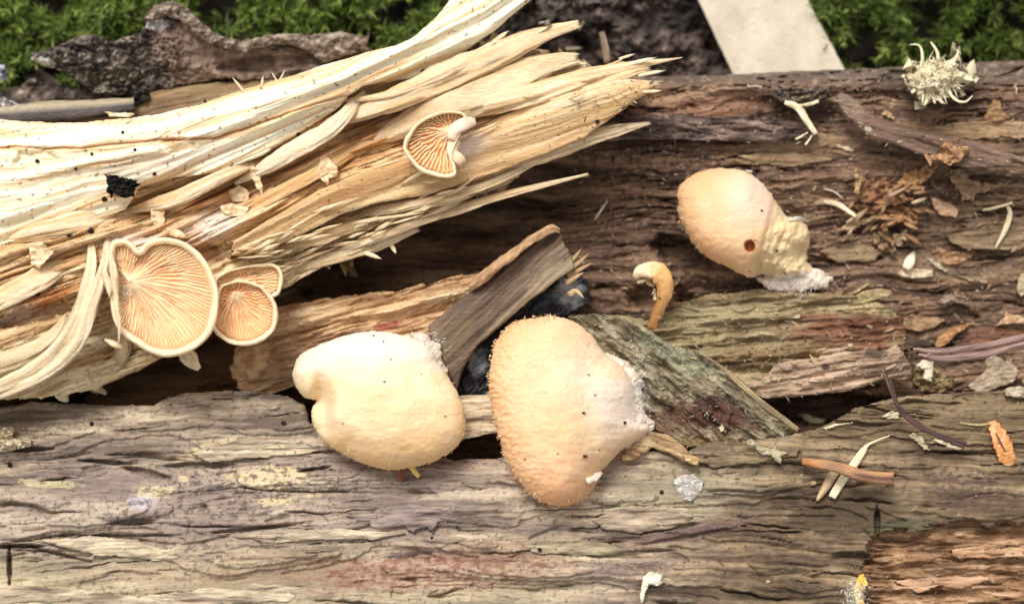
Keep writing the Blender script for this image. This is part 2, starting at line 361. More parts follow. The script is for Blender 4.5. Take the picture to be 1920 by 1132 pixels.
def cgr(U, V, d, z):
    t = tg_(U, V); n = fbm(U/330, t/38, 5, 34); f = fbm(U/110, t/8, 4, 35); sp = fbm(U/22, V/16, 4, 36)
    c = ramp(n*1.25+f*.6+sp*.3, [(-.5, (112, 98, 86)), (-.22, (146, 131, 116)), (.05, (168, 150, 130)), (.3, (194, 177, 152)), (.6, (220, 205, 178))])
    c = mix(c, lin((158, 142, 134)), patch(U, V, 420, 930, 520, 90, 3, .5, 11, .5, 60)*.5)     # violet-grey tone
    c = mix(c, lin((190, 180, 146)), sm(980, 1090, V+40*n)*sm(1200, 900, U)*.45)                # greenish-straw foot
    c = mix(c, lin((176, 152, 126)), patch(U, V, 420, 1070, 260, 30, 3, .7, 12)*.5)
    rgt = sm(1080, 1420, U+60*n)
    cr_ = ramp(n+f*.6+sp*.3, [(-.5, (70, 56, 44)), (-.15, (104, 86, 66)), (.15, (134, 114, 88)), (.45, (160, 138, 106))])
    c = mix(c, cr_, rgt*.92)
    c = mix(c, lin((168, 158, 132)), patch(U, V, 1270, 930, 130, 60, 8, .6, 13, .4)*.6)
    c = mix(c, lin((78, 66, 50)), patch(U, V, 1590, 965, 130, 38, 6, .6, 14)*.75)
    c = mix(c, lin((70, 78, 54)), patch(U, V, 1700, 985, 80, 14, 10, .6, 15)*.5)
    c = mix(c, lin((92, 72, 66)), sm(-.05, .2, fbm(U/12, V/10, 3, 44))*patch(U, V, 1810, 915, 90, 36, -16, .7, 16)*.8)
    c = mix(c, lin((112, 96, 70)), patch(U, V, 1760, 780, 260, 40, 4, .5, 19)*.5)
    for cx, cy, rx, ry, an in ((400, 845, 62, 17, 12), (505, 895, 70, 22, 4), (290, 922, 38, 11, 3), (345, 896, 12, 6, 0), (90, 907, 50, 8, -3), (515, 940, 36, 7, 5), (590, 927, 24, 4, 2), (510, 843, 24, 8, 0)):
        c = mix(c, lin((218, 200, 160) if cy != 907 else (200, 190, 150)), patch(U, V, cx, cy, rx, ry, an, .9, cx, .2)*.8)
    c = mix(c, lin((206, 204, 216)), patch(U, V, 268, 942, 26, 14, 0, .8, 20, .4)*.6)
    c = mix(c, lin((226, 210, 186)), patch(U, V, 910, 925, 110, 10, 2, .9, 25, .5)*.6)
    pur = sm(.10, .2, fbm(U/15, V/12, 4, 45, .6))*np.clip(patch(U, V, 420, 925, 230, 56, 8, .7, 21, .5)+patch(U, V, 760, 970, 90, 22, 0, .5, 22, .4)+.8*patch(U, V, 370, 1040, 60, 50, 0, .7, 23, .5), 0, 1)
    c = mix(c, lin((94, 80, 80)), pur*.75)
    red = sm(-.16, .2, fbm(U/17, V/11, 4, 46, .6))*np.clip(patch(U, V, 800, 1068, 210, 34, 4, .5, 24, .4)+patch(U, V, 1010, 1062, 26, 12, 0, .4, 27)+.5*patch(U, V, 480, 1070, 160, 8, 7, .5, 28), 0, 1)
    c = mix(c, lin((146, 96, 84)), patch(U, V, 820, 1068, 240, 40, 4, .8, 24, .6)*.45); c = mix(c, lin((128, 76, 62)), red*.7)
    c = mix(c, lin((110, 84, 84)), patch(U, V, 1290, 998, 140, 14, 12, .9, 29, .6)*.6)
    c = mix(c, lin((108, 86, 88)), patch(U, V, 1180, 1062, 90, 14, 4, .5, 30, .6)*.7)
    c = mix(c, lin((66, 50, 62)), patch(U, V, 770, 1038, 44, 5, 8, .5, 31)*.7)
    dots = sm(.30, .38, fbm(U/9, V/8, 2, 47)); c = mix(c, lin((84, 70, 68)), dots*.6*sm(-.2, .3, n+.2))
    r = rec(U, V); cb_ = ramp(fbm(U/90, V/14, 5, 48)+.3*sp, [(-.4, (112, 84, 62)), (0, (146, 114, 84)), (.3, (176, 142, 108)), (.55, (206, 176, 144))])
    cb_ = mix(cb_, lin((214, 178, 150)), sm(.05, .3, fbm(U/34, V/14, 4, 50))*patch(U, V, 1760, 1095, 120, 30, 6, .6, 51, .5)*.8)
    c = mix(c, cb_, sm(-2, 4, r))
    return c
grey = empty('grey_log', 900, 1000, -100, 'grey weathered log with horizontal cracks and yellow patches along the bottom', 'log')
relief('log_surface', M_GREY, GP, zgr, cgr, step=2.0, thick=170, round_=16, warp=(9, 50, 24, 0), parent=grey)

# ================================================================ small pieces of wood between the logs
def wood_piece(name, poly, z0, cols, label=None, cat=None, ang=0, slope=(0, 0), thick=40, step=2, amp=1.0, m=M_BROWN, warp=None, patches=(), seed=0, round_=8, parent=None, kind=None, ls=150, lt=9, zfx=None, under=.25):
    P = np.array(poly); cx, cy = P.mean(0); c, s = math.cos(math.radians(ang)), math.sin(math.radians(ang))
    def ST(U, V): return U*c-V*s, U*s+V*c
    def zf(U, V, d):
        a, b = ST(U, V); b = b+5*fbm(a/90, b/50, 3, seed+1)
        z = z0+slope[0]*(U-cx)+slope[1]*(V-cy)+amp*(fbm(a/ls, b/lt, 4, seed+2)*11+terrace(fbm(a/(ls*1.3), b/(lt*2.6), 3, seed+3), 4, .1)[0]*16+fbm(a/20, b/6, 3, seed+4)*3)
        if zfx is not None: z = z+zfx(U, V, d)
        return z
    def cf(U, V, d, z):
        a, b = ST(U, V); b = b+5*fbm(a/90, b/50, 3, seed+1)
        x = fbm(a/(ls*1.1), b/(lt*1.6), 5, seed+6)+.4*fbm(a/40, b/5, 3, seed+7)
        k = len(cols); col = ramp(x, [(-.45+.9*i/(k-1), cc) for i, cc in enumerate(cols)])
        for (px, py, rx, ry, an, rag, cc, st) in patches: col = mix(col, lin(cc), patch(U, V, px, py, rx, ry, an, rag, seed+int(px) % 97, .3)*st)
        return col
    o = relief(name, m, poly, zf, cf, step=step, thick=thick, round_=round_, warp=warp or (6, 40, 14, ang), parent=parent, seed=seed, under=under)
    if label: props(o, label, cat, kind=kind)
    return o
# slats seen between the two big caps
wood_piece('grooved_wood', [(820, 742), (930, 738), (960, 780), (930, 812), (860, 826), (800, 800)], -18, [(150, 130, 112), (206, 186, 156), (232, 214, 184)], 'short pale grooved wood slat bridging the gap between the two large caps', 'wood slat', ang=2, thick=50, amp=.7, m=M_GREY, seed=110)
# olive crumbling band
wood_piece('olive_wood', [(1060, 588), (1150, 590), (1225, 600), (1262, 566), (1330, 552), (1385, 548), (1410, 540), (1470, 545), (1560, 548), (1620, 556), (1670, 575), (1702, 610), (1700, 650), (1640, 672), (1560, 690), (1480, 705), (1400, 735), (1330, 740), (1200, 700), (1080, 640)], -70,
           [(84, 66, 44), (126, 106, 76), (158, 140, 104), (186, 170, 132)], 'crumbling olive brown wood ledge right of the tiny curled mushroom', 'decayed wood', ang=4, thick=90, step=2, amp=1.5, seed=120, round_=14,
           warp=(14, 40, 20, 4), patches=[(1600, 620, 120, 30, 0, .9, (130, 86, 62), .8), (1620, 610, 40, 22, 0, .9, (96, 56, 38), .8), (1440, 665, 120, 14, 6, .6, (112, 78, 46), .7), (1330, 590, 90, 22, 4, .8, (176, 164, 126), .6), (1300, 645, 60, 20, 4, .8, (166, 152, 112), .5)], lt=12)
wood_piece('wood_flake', q(6, (330, 1000), (440, 990), (520, 900), (640, 872), (760, 862), (790, 815), (900, 800), (1010, 800), (1120, 830), (1200, 790), (1260, 880), (1290, 930), (1250, 990), (1120, 990), (1000, 1030), (900, 1062), (740, 1075), (600, 1090), (450, 1096), (350, 1050)), -52,
           [(110, 88, 74), (156, 130, 108), (186, 160, 134), (208, 186, 158)], 'long greyish tan layered wood flake above the dark slot on the right', 'wood flake', ang=8, thick=55, amp=1.3, seed=130, patches=[(1547, 687, 9, 6, 0, .3, (52, 38, 32), .9), (1640, 660, 20, 14, 0, .6, (60, 44, 40), .7)], lt=11)
wood_piece('lichened_slab', [(1062, 592), (1120, 588), (1160, 592), (1196, 603), (1240, 635), (1272, 650), (1305, 655), (1335, 676), (1372, 708), (1420, 750), (1462, 782), (1492, 800), (1496, 812), (1440, 822), (1380, 836), (1320, 842), (1260, 838), (1200, 830), (1150, 760), (1130, 680)], -22,
           [(92, 80, 62), (130, 119, 95), (160, 149, 122), (188, 178, 152)], 'grey green lichen covered wood slab beside the largest cap', 'wood slab', ang=-38, thick=80, amp=1.6, m=M_SLAB, seed=140, slope=(-.04, -.05),
           patches=[(1345, 778, 72, 34, -12, .8, (92, 58, 50), .9), (1250, 790, 60, 30, 0, .8, (112, 78, 60), .7), (1300, 830, 80, 14, 0, .7, (150, 120, 84), .7), (1330, 752, 30, 14, 0, .8, (70, 44, 42), .7), (1260, 660, 70, 20, -30, .9, (164, 168, 140), .6)], ls=60, lt=14)
strip('slab_edge', [(1330, 672, None, 10, 10), (1375, 708, None, 12, 12), (1425, 752, None, 12, 12), (1468, 785, None, 14, 12), (1497, 806, None, 16, 10)], M_CHIP, (176, 154, 118), (128, 112, 84), parent=bpy.data.objects['lichened_slab'], seed=5, lift=-2, taper=(.4, .5))
wood_piece('bark_flake', q(8, (1560, 300), (1650, 200), (1750, 170), (1830, 190), (1900, 240), (1960, 300), (2000, 335), (1985, 352), (1900, 335), (1840, 300), (1740, 260), (1640, 330), (1560, 330)), 22, [(140, 108, 76), (180, 150, 110), (206, 178, 136)], 'thin tan flake poking out below the lichen covered slab', 'wood flake', ang=-20, thick=14, amp=.6, seed=150, m=M_CHIP)
# light wood behind the wedge
wood_piece('splintered_slab', [(436, 700), (440, 660), (470, 610), (520, 575), (560, 566), (600, 562), (640, 556), (700, 548), (745, 545), (790, 530), (800, 536), (850, 518), (888, 514), (912, 508), (900, 540), (870, 575), (820, 620), (790, 650), (700, 660), (600, 680), (560, 720), (500, 740), (450, 735)], -30,
           [(150, 112, 78), (196, 158, 116), (222, 188, 144), (238, 212, 174)], 'light tan splintered slab lying behind the pale two lobed cap', 'wood slab', ang=14, thick=110, amp=1.4, m=M_CHIP, seed=160, warp=(16, 70, 16, 14), slope=(.05, -.05),
           patches=[(728, 610, 24, 8, 10, .6, (150, 74, 66), .8), (560, 650, 110, 20, 12, .8, (150, 112, 82), .7), (520, 700, 50, 30, 0, .8, (140, 108, 82), .7)])
# dark rotten core below the wedge
wood_piece('blackened_wood', q(5, (560, 1080), (640, 900), (800, 700), (1000, 520), (1200, 390), (1310, 360), (1380, 440), (1390, 560), (1300, 620), (1100, 700), (900, 820), (840, 1080)), -60,
           [(14, 13, 14), (30, 29, 32), (52, 52, 56)], 'wet blue black rotten wood with white mould under the brown wedge', 'rotten wood', ang=38, thick=80, amp=1.0, m=M_WET, seed=170,
           patches=[(1066, 548, 26, 26, 0, .7, (190, 192, 194), .85), (895, 682, 18, 22, 20, .8, (186, 196, 206), .9), (905, 660, 12, 8, 20, .8, (150, 166, 186), .7), (1030, 560, 30, 8, 30, .8, (84, 96, 120), .6)], ls=40, lt=12)
wedge = empty('wood_wedge', 900, 620, -60, 'brown wedge shaped split wood with a light raised top edge between the two large caps', 'split wood')
wood_piece('wedge_body', q(5, (480, 690), (560, 620), (790, 440), (900, 350), (1060, 225), (1180, 140), (1232, 148), (1240, 215), (1290, 290), (1302, 365), (1180, 455), (1040, 560), (880, 700), (760, 800), (690, 920), (640, 1060), (590, 960), (500, 760)), 20,
           [(74, 56, 46), (98, 78, 64), (114, 94, 78), (140, 120, 96)], ang=42, thick=95, amp=.3, m=M_WEDGE, seed=180, slope=(.05, -.10), parent=wedge, ls=300, lt=12,
           patches=[(1035, 530, 60, 26, 44, .4, (168, 150, 120), .8), (1000, 555, 120, 12, 40, .3, (160, 144, 116), .7), (850, 640, 50, 22, 40, .5, (116, 104, 72), .6)])
strip('wedge_edge', [(880, 540, 20, 14, 20), (907, 518, 40, 17, 26), (940, 492, 44, 18, 26), (972, 468, 46, 17, 26), (1003, 446, 48, 16, 24), (1034, 430, 50, 15, 22), (1052, 434, 42, 8, 12)], M_CHIP, (214, 178, 134), (160, 122, 90), parent=wedge, seed=7, ridge=.55, ls=26, jag=8)
for i, (a, b) in enumerate((((1075, 500), (1105, 475)), ((1078, 510), (1112, 492)), ((1075, 522), (1095, 510)), ((1080, 545), (1096, 560)), ((1074, 486), (1090, 466)))):
    strip('splinter', [(a[0]-14, a[1]+8, 6, 12, 8), (a[0], a[1], 12, 9, 6), (b[0], b[1], 20, 3, 3)], M_CHIP, (214, 186, 146), (168, 136, 100), parent=wedge, seed=30+i, taper=(1, .1))
# dark ridge strip on the brown log and bark pieces
wood_piece('dark_ridge', [(1030, 262), (1060, 236), (1150, 222), (1230, 214), (1330, 218), (1400, 222), (1470, 224), (1520, 232), (1535, 246), (1512, 268), (1440, 268), (1330, 264), (1200, 262), (1100, 268)], -38,
           [(52, 42, 42), (84, 68, 62), (120, 100, 90), (156, 136, 122)], 'dark grey knobbly ridge of wood right of the splintered tips', 'wood ridge', ang=-2, thick=40, amp=1.2, seed=190, lt=8, ls=60, round_=14)
wood_piece('bark_scrap', q(3, (500, 530), (520, 500), (600, 485), (680, 495), (760, 480), (820, 500), (840, 545), (780, 560), (700, 565), (600, 575), (530, 560)), -22, [(44, 38, 34), (86, 74, 64), (128, 114, 98)], 'small rough dark bark scrap above the forked pale splinter', 'bark scrap', ang=0, thick=24, amp=1.0, seed=200, lt=6, ls=14, step=1.5)
wood_piece('curved_bark_strip', q(3, (855, 545), (880, 515), (930, 530), (985, 575), (1040, 620), (1110, 665), (1200, 690), (1300, 720), (1400, 745), (1520, 765), (1640, 790), (1760, 830), (1900, 880), (2000, 900), (2000, 960), (1850, 900), (1840, 930), (1700, 945), (1560, 935), (1400, 890), (1300, 855), (1180, 810), (1050, 780), (990, 720), (920, 660), (870, 600)), 6,
           [(92, 70, 60), (116, 92, 78), (136, 112, 94)], 'smooth brown curved bark strip sweeping to the right edge', 'bark strip', ang=-18, thick=34, amp=.35, m=M_BROWN, seed=210, warp=(3, 40, 20, -20), round_=10, patches=[(1628, 242, 8, 4, 0, .4, (190, 180, 160), .9), (1600, 200, 30, 16, -30, .5, (150, 128, 108), .6)])

# ================================================================ PALE STRIP OF CARD
o = relief('card_strip', M_PAPER, [(1192, -240), (1308, 0), (1385, 165), (1600, 160), (1515, 0), (1412, -240)], lambda U, V, d: -150+.12*(140-V)*.4+fbm(U/90, V/90, 3, 4)*2,
           lambda U, V, d, z: mix(mix(lin((214, 205, 186)), lin((188, 176, 154)), .4+fbm(U/60, V/90, 5, 6, .65)*1.0), lin((176, 164, 142)), sm(.25, .5, fbm(U/30, V/7, 4, 7))*.5), step=3, thick=12, round_=3, warp=(2, 60, 26, 0), seed=3)
props(o, 'pale flat card strip with clean edges standing behind the log at top', 'card strip')

# ================================================================ BARK UPPER LEFT
def zbk(U, V, d):
    z = -30+30*sm(200, 60, V)+fbm(U/60, V/45, 4, 81)*26
    rough = sm(380, 300, U+30*fbm(U/40, V/40, 3, 80)); z = z+rough*(np.abs(fbm(U/20, V/15, 4, 82, .6))*46-10)+fbm(U/10, V/8, 3, 83)*4
    z = z-22*patch(U, V, 500, 120, 90, 14, 4, .3, 84)
    return z
def cbk(U, V, d, z):
    n = fbm(U/26, V/20, 5, 85, .6)
    c = ramp(n, [(-.4, (54, 48, 45)), (-.1, (92, 83, 76)), (.15, (122, 110, 100)), (.4, (158, 146, 134)), (.6, (190, 180, 168))])
    smo = ramp(n, [(-.4, (112, 92, 82)), (.1, (146, 122, 106)), (.5, (176, 152, 132))])
    c = mix(c, smo, sm(250, 330, U-(V-80)*.4+30*n)*.85)
    c = mix(c, lin((232, 228, 226)), patch(U, V, 292, 42, 26, 14, 0, .4, 86)); c = mix(c, lin((226, 222, 216)), patch(U, V, 78, 117, 24, 9, 0, .5, 87))
    c = mix(c, lin((112, 106, 70)), patch(U, V, 200, 150, 60, 14, 0, .8, 88)*.3)
    return c
o = relief('earth_bank', M_SOIL, [(-500, 130), (0, 172), (60, 150), (140, 160), (220, 172), (320, 158), (440, 140), (560, 128), (720, 92), (760, 130), (600, 220), (200, 300), (-500, 330)], lambda U, V, d: -70+fbm(U/40, V/30, 4, 811)*22+np.abs(fbm(U/12, V/10, 3, 812))*14,
           lambda U, V, d, z: ramp(fbm(U/24, V/18, 5, 813, .6), [(-.4, (52, 44, 40)), (0, (96, 84, 76)), (.3, (136, 122, 110)), (.55, (180, 168, 156))]), step=2.5, thick=120, round_=20, warp=(26, 40, 30, 0), seed=8)
props(o, kind='structure')
bark = empty('bark_slab', 300, 110, -60, 'rough grey bark slab with pale fungus spots lying over the green moss', 'bark')
relief('bark_body', M_BARK, [(58, 112), (75, 94), (110, 84), (150, 66), (175, 66), (212, 80), (250, 64), (275, 50), (270, 32), (296, 10), (322, 6), (345, 22), (370, 50), (400, 70), (450, 84), (520, 84), (600, 92), (690, 88), (700, 110), (640, 122), (560, 142), (480, 152), (420, 148), (350, 158), (300, 168), (252, 178), (190, 178), (162, 166), (130, 142), (90, 126)],
       zbk, cbk, step=2, thick=70, round_=12, warp=(12, 26, 26, 0), parent=bark)
relief('curled_edge', M_BARK, [(268, 36), (288, 10), (325, 1), (352, 14), (378, 42), (408, 64), (450, 77), (500, 66), (540, 62), (590, 64), (640, 58), (692, 72), (690, 98), (650, 106), (606, 120), (582, 98), (545, 84), (500, 87), (462, 99), (430, 94), (396, 84), (368, 66), (340, 40), (310, 30), (288, 40)],
       lambda U, V, d: 22+14*np.clip(d/12, 0, 1)+fbm(U/22, V/18, 4, 801)*18+fbm(U/8, V/6, 3, 802)*5, lambda U, V, d, z: ramp(fbm(U/18, V/12, 5, 803, .6), [(-.4, (86, 72, 64)), (0, (132, 116, 102)), (.25, (164, 148, 132)), (.5, (196, 184, 170))]), step=1.7, thick=26, round_=8, warp=(9, 18, 14, 0), parent=bark, under=.5, seed=5)
wood_piece('olive_branch', [(-300, 250), (30, 212), (150, 200), (240, 186), (300, 168), (420, 152), (560, 142), (660, 108), (700, 110), (660, 160), (450, 230), (200, 262), (0, 260), (-300, 290)], -20, [(112, 88, 60), (140, 114, 80), (156, 132, 96)], 'smooth olive brown branch beneath the grey bark along the pale wood', 'branch', ang=12, thick=90, amp=.35, m=M_BROWN, seed=220, round_=22)
strip('dark_stick', [(-60, 222, 6, 30, 26), (30, 214, 10, 34, 28), (100, 210, 12, 40, 30), (180, 204, 12, 34, 26), (252, 196, 10, 26, 20)], M_WET, (66, 56, 56), (30, 26, 30), seed=14, ridge=.2,
      cfun=lambda U, V, s, A: mix(mix(lin((40, 34, 38)), lin((74, 62, 56)), .5+fbm(s*9, A, 3, 2)), lin((184, 170, 140)), sm(.1, .6, -np.cos(A))*.9*sm(.0, .2, s)))  # light grey highlight on the upper side is painted into the colour
props(bpy.data.objects['dark_stick'], 'short dark wet stick with a highlight painted along its upper edge, under the grey bark', 'stick')

# ================================================================ PALE SPLINTERED WOOD
pale = empty('splintered_wood', 500, 380, -20, 'large cream coloured splintered branch running from the left edge up to the top', 'split branch')
GU = [-400, 0, 300, 640, 900, 1000, 1280]
GC = np.array([[215, 225, 212, 115, -40, -100, -300], [490, 440, 340, 190, 80, 10, -150], [570, 520, 420, 260, 150, 110, 20], [650, 600, 500, 330, 240, 215, 110], [790, 752, 650, 480, 380, 350, 270]], float)
def tp(U, V):
    g = [np.interp(U, GU, r) for r in GC]; t = np.zeros_like(U); t = np.where(V < g[0], (V-g[0])/170, t)
    for i in range(4): t = np.where(V >= g[i], i+(V-g[i])/(g[i+1]-g[i]), t)
    return t*170
def grainw(U, V, sd):
    t = tp(U, V); return t+10*fbm(U/180, t/90, 3, sd)+4*fbm(U/45, t/30, 3, sd+1)
CORE = [(-350, 470), (0, 420), (250, 340), (450, 270), (640, 160), (800, 115), (880, 100), (940, 85), (1000, 90), (1050, 100), (1085, 108), (1100, 128), (1140, 128), (1190, 140), (1210, 165), (1160, 205), (1110, 245), (1010, 300), (960, 345), (830, 392), (760, 425), (722, 452), (660, 482), (600, 505), (545, 535), (490, 545), (420, 560), (340, 648), (270, 690), (180, 730), (120, 742), (0, 752), (-350, 800)]
def zc(U, V, d):
    t = grainw(U, V, 201)
    z = 50+25*sm(700, 200, U)
    z = z-45*np.exp(-((V-np.interp(U, [200, 300, 400, 560, 700, 800, 900], [400, 380, 372, 300, 225, 215, 190]))/26)**2)*sm(180, 300, U)*sm(980, 850, U)
    z = z+20*np.exp(-((V-np.interp(U, [300, 560, 700, 900], [470, 400, 340, 260]))/60)**2)
    q1, _ = terrace(fbm(U/300, t/34, 4, 203)+.06*fbm(U/60, t/18, 3, 213), 5, .22); z = z+q1*40
    z = z+fbm(U/300, t/20, 3, 204)*12+fbm(U/120, t/6, 2, 205)*2.2+fbm(U/18, V/12, 3, 206)*3
    cr = sm(430, 560, U)*np.exp(-((V-np.interp(U, [450, 560, 700, 860], [500, 455, 425, 385]))/34)**2)*sm(900, 830, U)
    z = z+cr*(np.abs(fbm(U/42, t/7, 3, 207))*60-12)
    z = z-40*patch(U, V, 60, 590, 80, 16, 12, .5, 208)-30*patch(U, V, 180, 560, 70, 20, 60, .5, 209)-30*patch(U, V, 390, 480, 60, 20, 10, .5, 210)
    z = z-60*sm(560, 700, V+.25*(U-200))*sm(120, 220, U)
    return z
def cc_(U, V, d, z):
    t = grainw(U, V, 201); n = fbm(U/320, t/30, 5, 211); f = fbm(U/120, t/6, 4, 212)
    c = ramp(n+f*.55, [(-.55, (178, 124, 78)), (-.25, (212, 168, 118)), (.05, (230, 196, 150)), (.3, (240, 214, 174)), (.6, (248, 230, 200))])
    gb = ramp(n+f*.6, [(-.5, (160, 130, 92)), (-.1, (206, 178, 134)), (.2, (228, 206, 164)), (.5, (242, 228, 196))])
    c = mix(c, gb, np.clip(sm(430, 560, V-(.0*U)+(U-300)*.28)*.8, 0, 1))
    c = mix(c, lin((176, 108, 52)), patch(U, V, 385, 375, 90, 16, 6, .7, 214)*.6+patch(U, V, 870, 205, 60, 12, 12, .5, 215)*.7+patch(U, V, 85, 560, 70, 12, 20, .7, 216)*.75+patch(U, V, 30, 600, 50, 12, 25, .5, 226)*.5)
    c = mix(c, lin((196, 150, 96)), patch(U, V, 690, 270, 110, 28, 30, .7, 217)*.6)
    c = mix(c, lin((250, 232, 220)), np.clip(patch(U, V, 405, 420, 50, 24, 20, .5, 218, .6)+patch(U, V, 30, 590, 40, 12, 20, .5, 219, .6)+patch(U, V, 250, 455, 60, 16, 0, .4, 220, .6), 0, 1)*.85)
    c = mix(c, lin((160, 106, 84)), patch(U, V, 385, 470, 36, 16, -20, .5, 221)*.6)
    c = mix(c, lin((144, 122, 92)), sm(.24, .4, fbm(U/60, t/5, 3, 222))*.5)
    c = mix(c, lin((110, 86, 60)), sm(.40, .48, fbm(U/10, V/8, 2, 223))*.6)
    return c
relief('wood_core', M_PALE, CORE, zc, cc_, step=1.9, thick=120, round_=14, warp=(20, 80, 14, 22), parent=pale)
LIMB = [(-350, 205), (0, 223), (50, 227), (105, 230), (165, 229), (240, 222), (300, 212), (375, 196), (450, 171), (530, 146), (600, 125), (640, 114), (700, 95), (745, 84), (768, 74), (800, 48), (828, 20), (850, -10), (920, -150), (1090, -150), (1030, -40), (1003, -4), (975, 18), (950, 38), (925, 62), (895, 82), (860, 108), (815, 132), (780, 148), (720, 156), (680, 162), (655, 180), (640, 200), (560, 252), (480, 298), (420, 322), (330, 334), (262, 352), (235, 392), (150, 428), (60, 444), (0, 462), (-350, 500)]
def zl(U, V, d):
    t = grainw(U, V, 231)
    z = 96+34*np.sin(np.clip(t/175, 0, 1)*math.pi)+fbm(U/340, t/34, 3, 233)*11+fbm(U/160, t/8, 2, 234)*1.4
    q1, _ = terrace(fbm(U/420, t/42, 2, 235), 4, .25); z = z+q1*14
    z = z-14*patch(U, V, 70, 300, 40, 20, 0, .5, 236)-10*patch(U, V, 330, 272, 30, 14, 0, .5, 237)
    z = z-12*(1-sm(0, 4, np.abs(V-np.interp(U, [-100, 150, 300, 400, 640], [276, 278, 262, 260, 180])-4*fbm(U/60, U*0, 3, 5))))
    return z
def cl(U, V, d, z):
    t = grainw(U, V, 231); n = fbm(U/420, t/26, 5, 238); f = fbm(U/200, t/6, 4, 239)
    c = ramp(n+f*.5, [(-.5, (226, 186, 136)), (-.22, (244, 218, 178)), (.0, (250, 234, 204)), (.4, (253, 241, 220))])
    c = mix(c, lin((224, 172, 108)), (1-sm(2, 7, np.abs(V-np.interp(U, [-100, 150, 300, 400, 640], [278, 280, 264, 260, 180]))))*.7*sm(-.2, .2, f+n+.1))
    c = mix(c, lin((222, 176, 118)), patch(U, V, 325, 268, 18, 10, 0, .4, 240)*.7+patch(U, V, 450, 250, 50, 5, 14, .4, 241)*.6)
    c = mix(c, lin((196, 166, 122)), patch(U, V, 860, 120, 70, 12, 30, .6, 242)*.5)
    c = mix(c, lin((230, 222, 206)), patch(U, V, 330, 300, 160, 16, 10, .5, 243, .5)*.5)
    c = mix(c, lin((120, 96, 70)), sm(.44, .5, fbm(U/11, V/9, 2, 244))*.8)
    return c
relief('limb', M_PALEH, LIMB, zl, cl, step=1.9, thick=70, round_=16, warp=(7, 90, 20, 15), parent=pale, under=.1)
BOARD = [(800, 285), (855, 258), (905, 244), (992, 217), (1093, 183), (1150, 168), (1195, 152), (1232, 160), (1212, 178), (1190, 190), (1160, 214), (1093, 260), (1026, 290), (942, 320), (875, 342), (808, 364), (707, 382), (640, 402), (560, 444), (500, 470), (430, 482), (440, 450), (520, 402), (600, 355), (680, 322), (740, 305)]
def zbd(U, V, d):
    t = grainw(U, V, 251); return 122+fbm(U/300, t/24, 3, 252)*6+fbm(U/200, t/6, 2, 253)*1.4+30*sm(700, 430, U)*0-30*sm(0, 60, V-np.interp(U, [430, 640, 900, 1230], [440, 340, 255, 150]))*.5
def cbd(U, V, d, z):
    t = grainw(U, V, 251); n = fbm(U/420, t/20, 4, 254)+.4*fbm(U/150, t/5, 4, 255)
    c = ramp(n, [(-.5, (182, 144, 98)), (-.1, (204, 168, 120)), (.15, (216, 184, 136)), (.5, (228, 202, 160))])
    c = mix(c, lin((190, 140, 90)), patch(U, V, 690, 345, 110, 16, 22, .6, 256)*.5+patch(U, V, 1080, 250, 60, 5, 25, .6, 257)*.5)
    c = mix(c, lin((98, 70, 46)), sm(.42, .5, fbm(U/9, V/6, 2, 258))*.7)
    return mix(c, lin((250, 236, 226)), patch(U, V, 862, 258, 40, 30, 0, .5, 259, .7)*.8)
relief('flat_splinter', M_PALE, BOARD, zbd, cbd, step=1.9, thick=60, round_=8, warp=(9, 90, 9, 24), parent=pale, under=.1)
CREAM, TAN, BEI = (244, 224, 190), (222, 186, 138), (208, 178, 134)
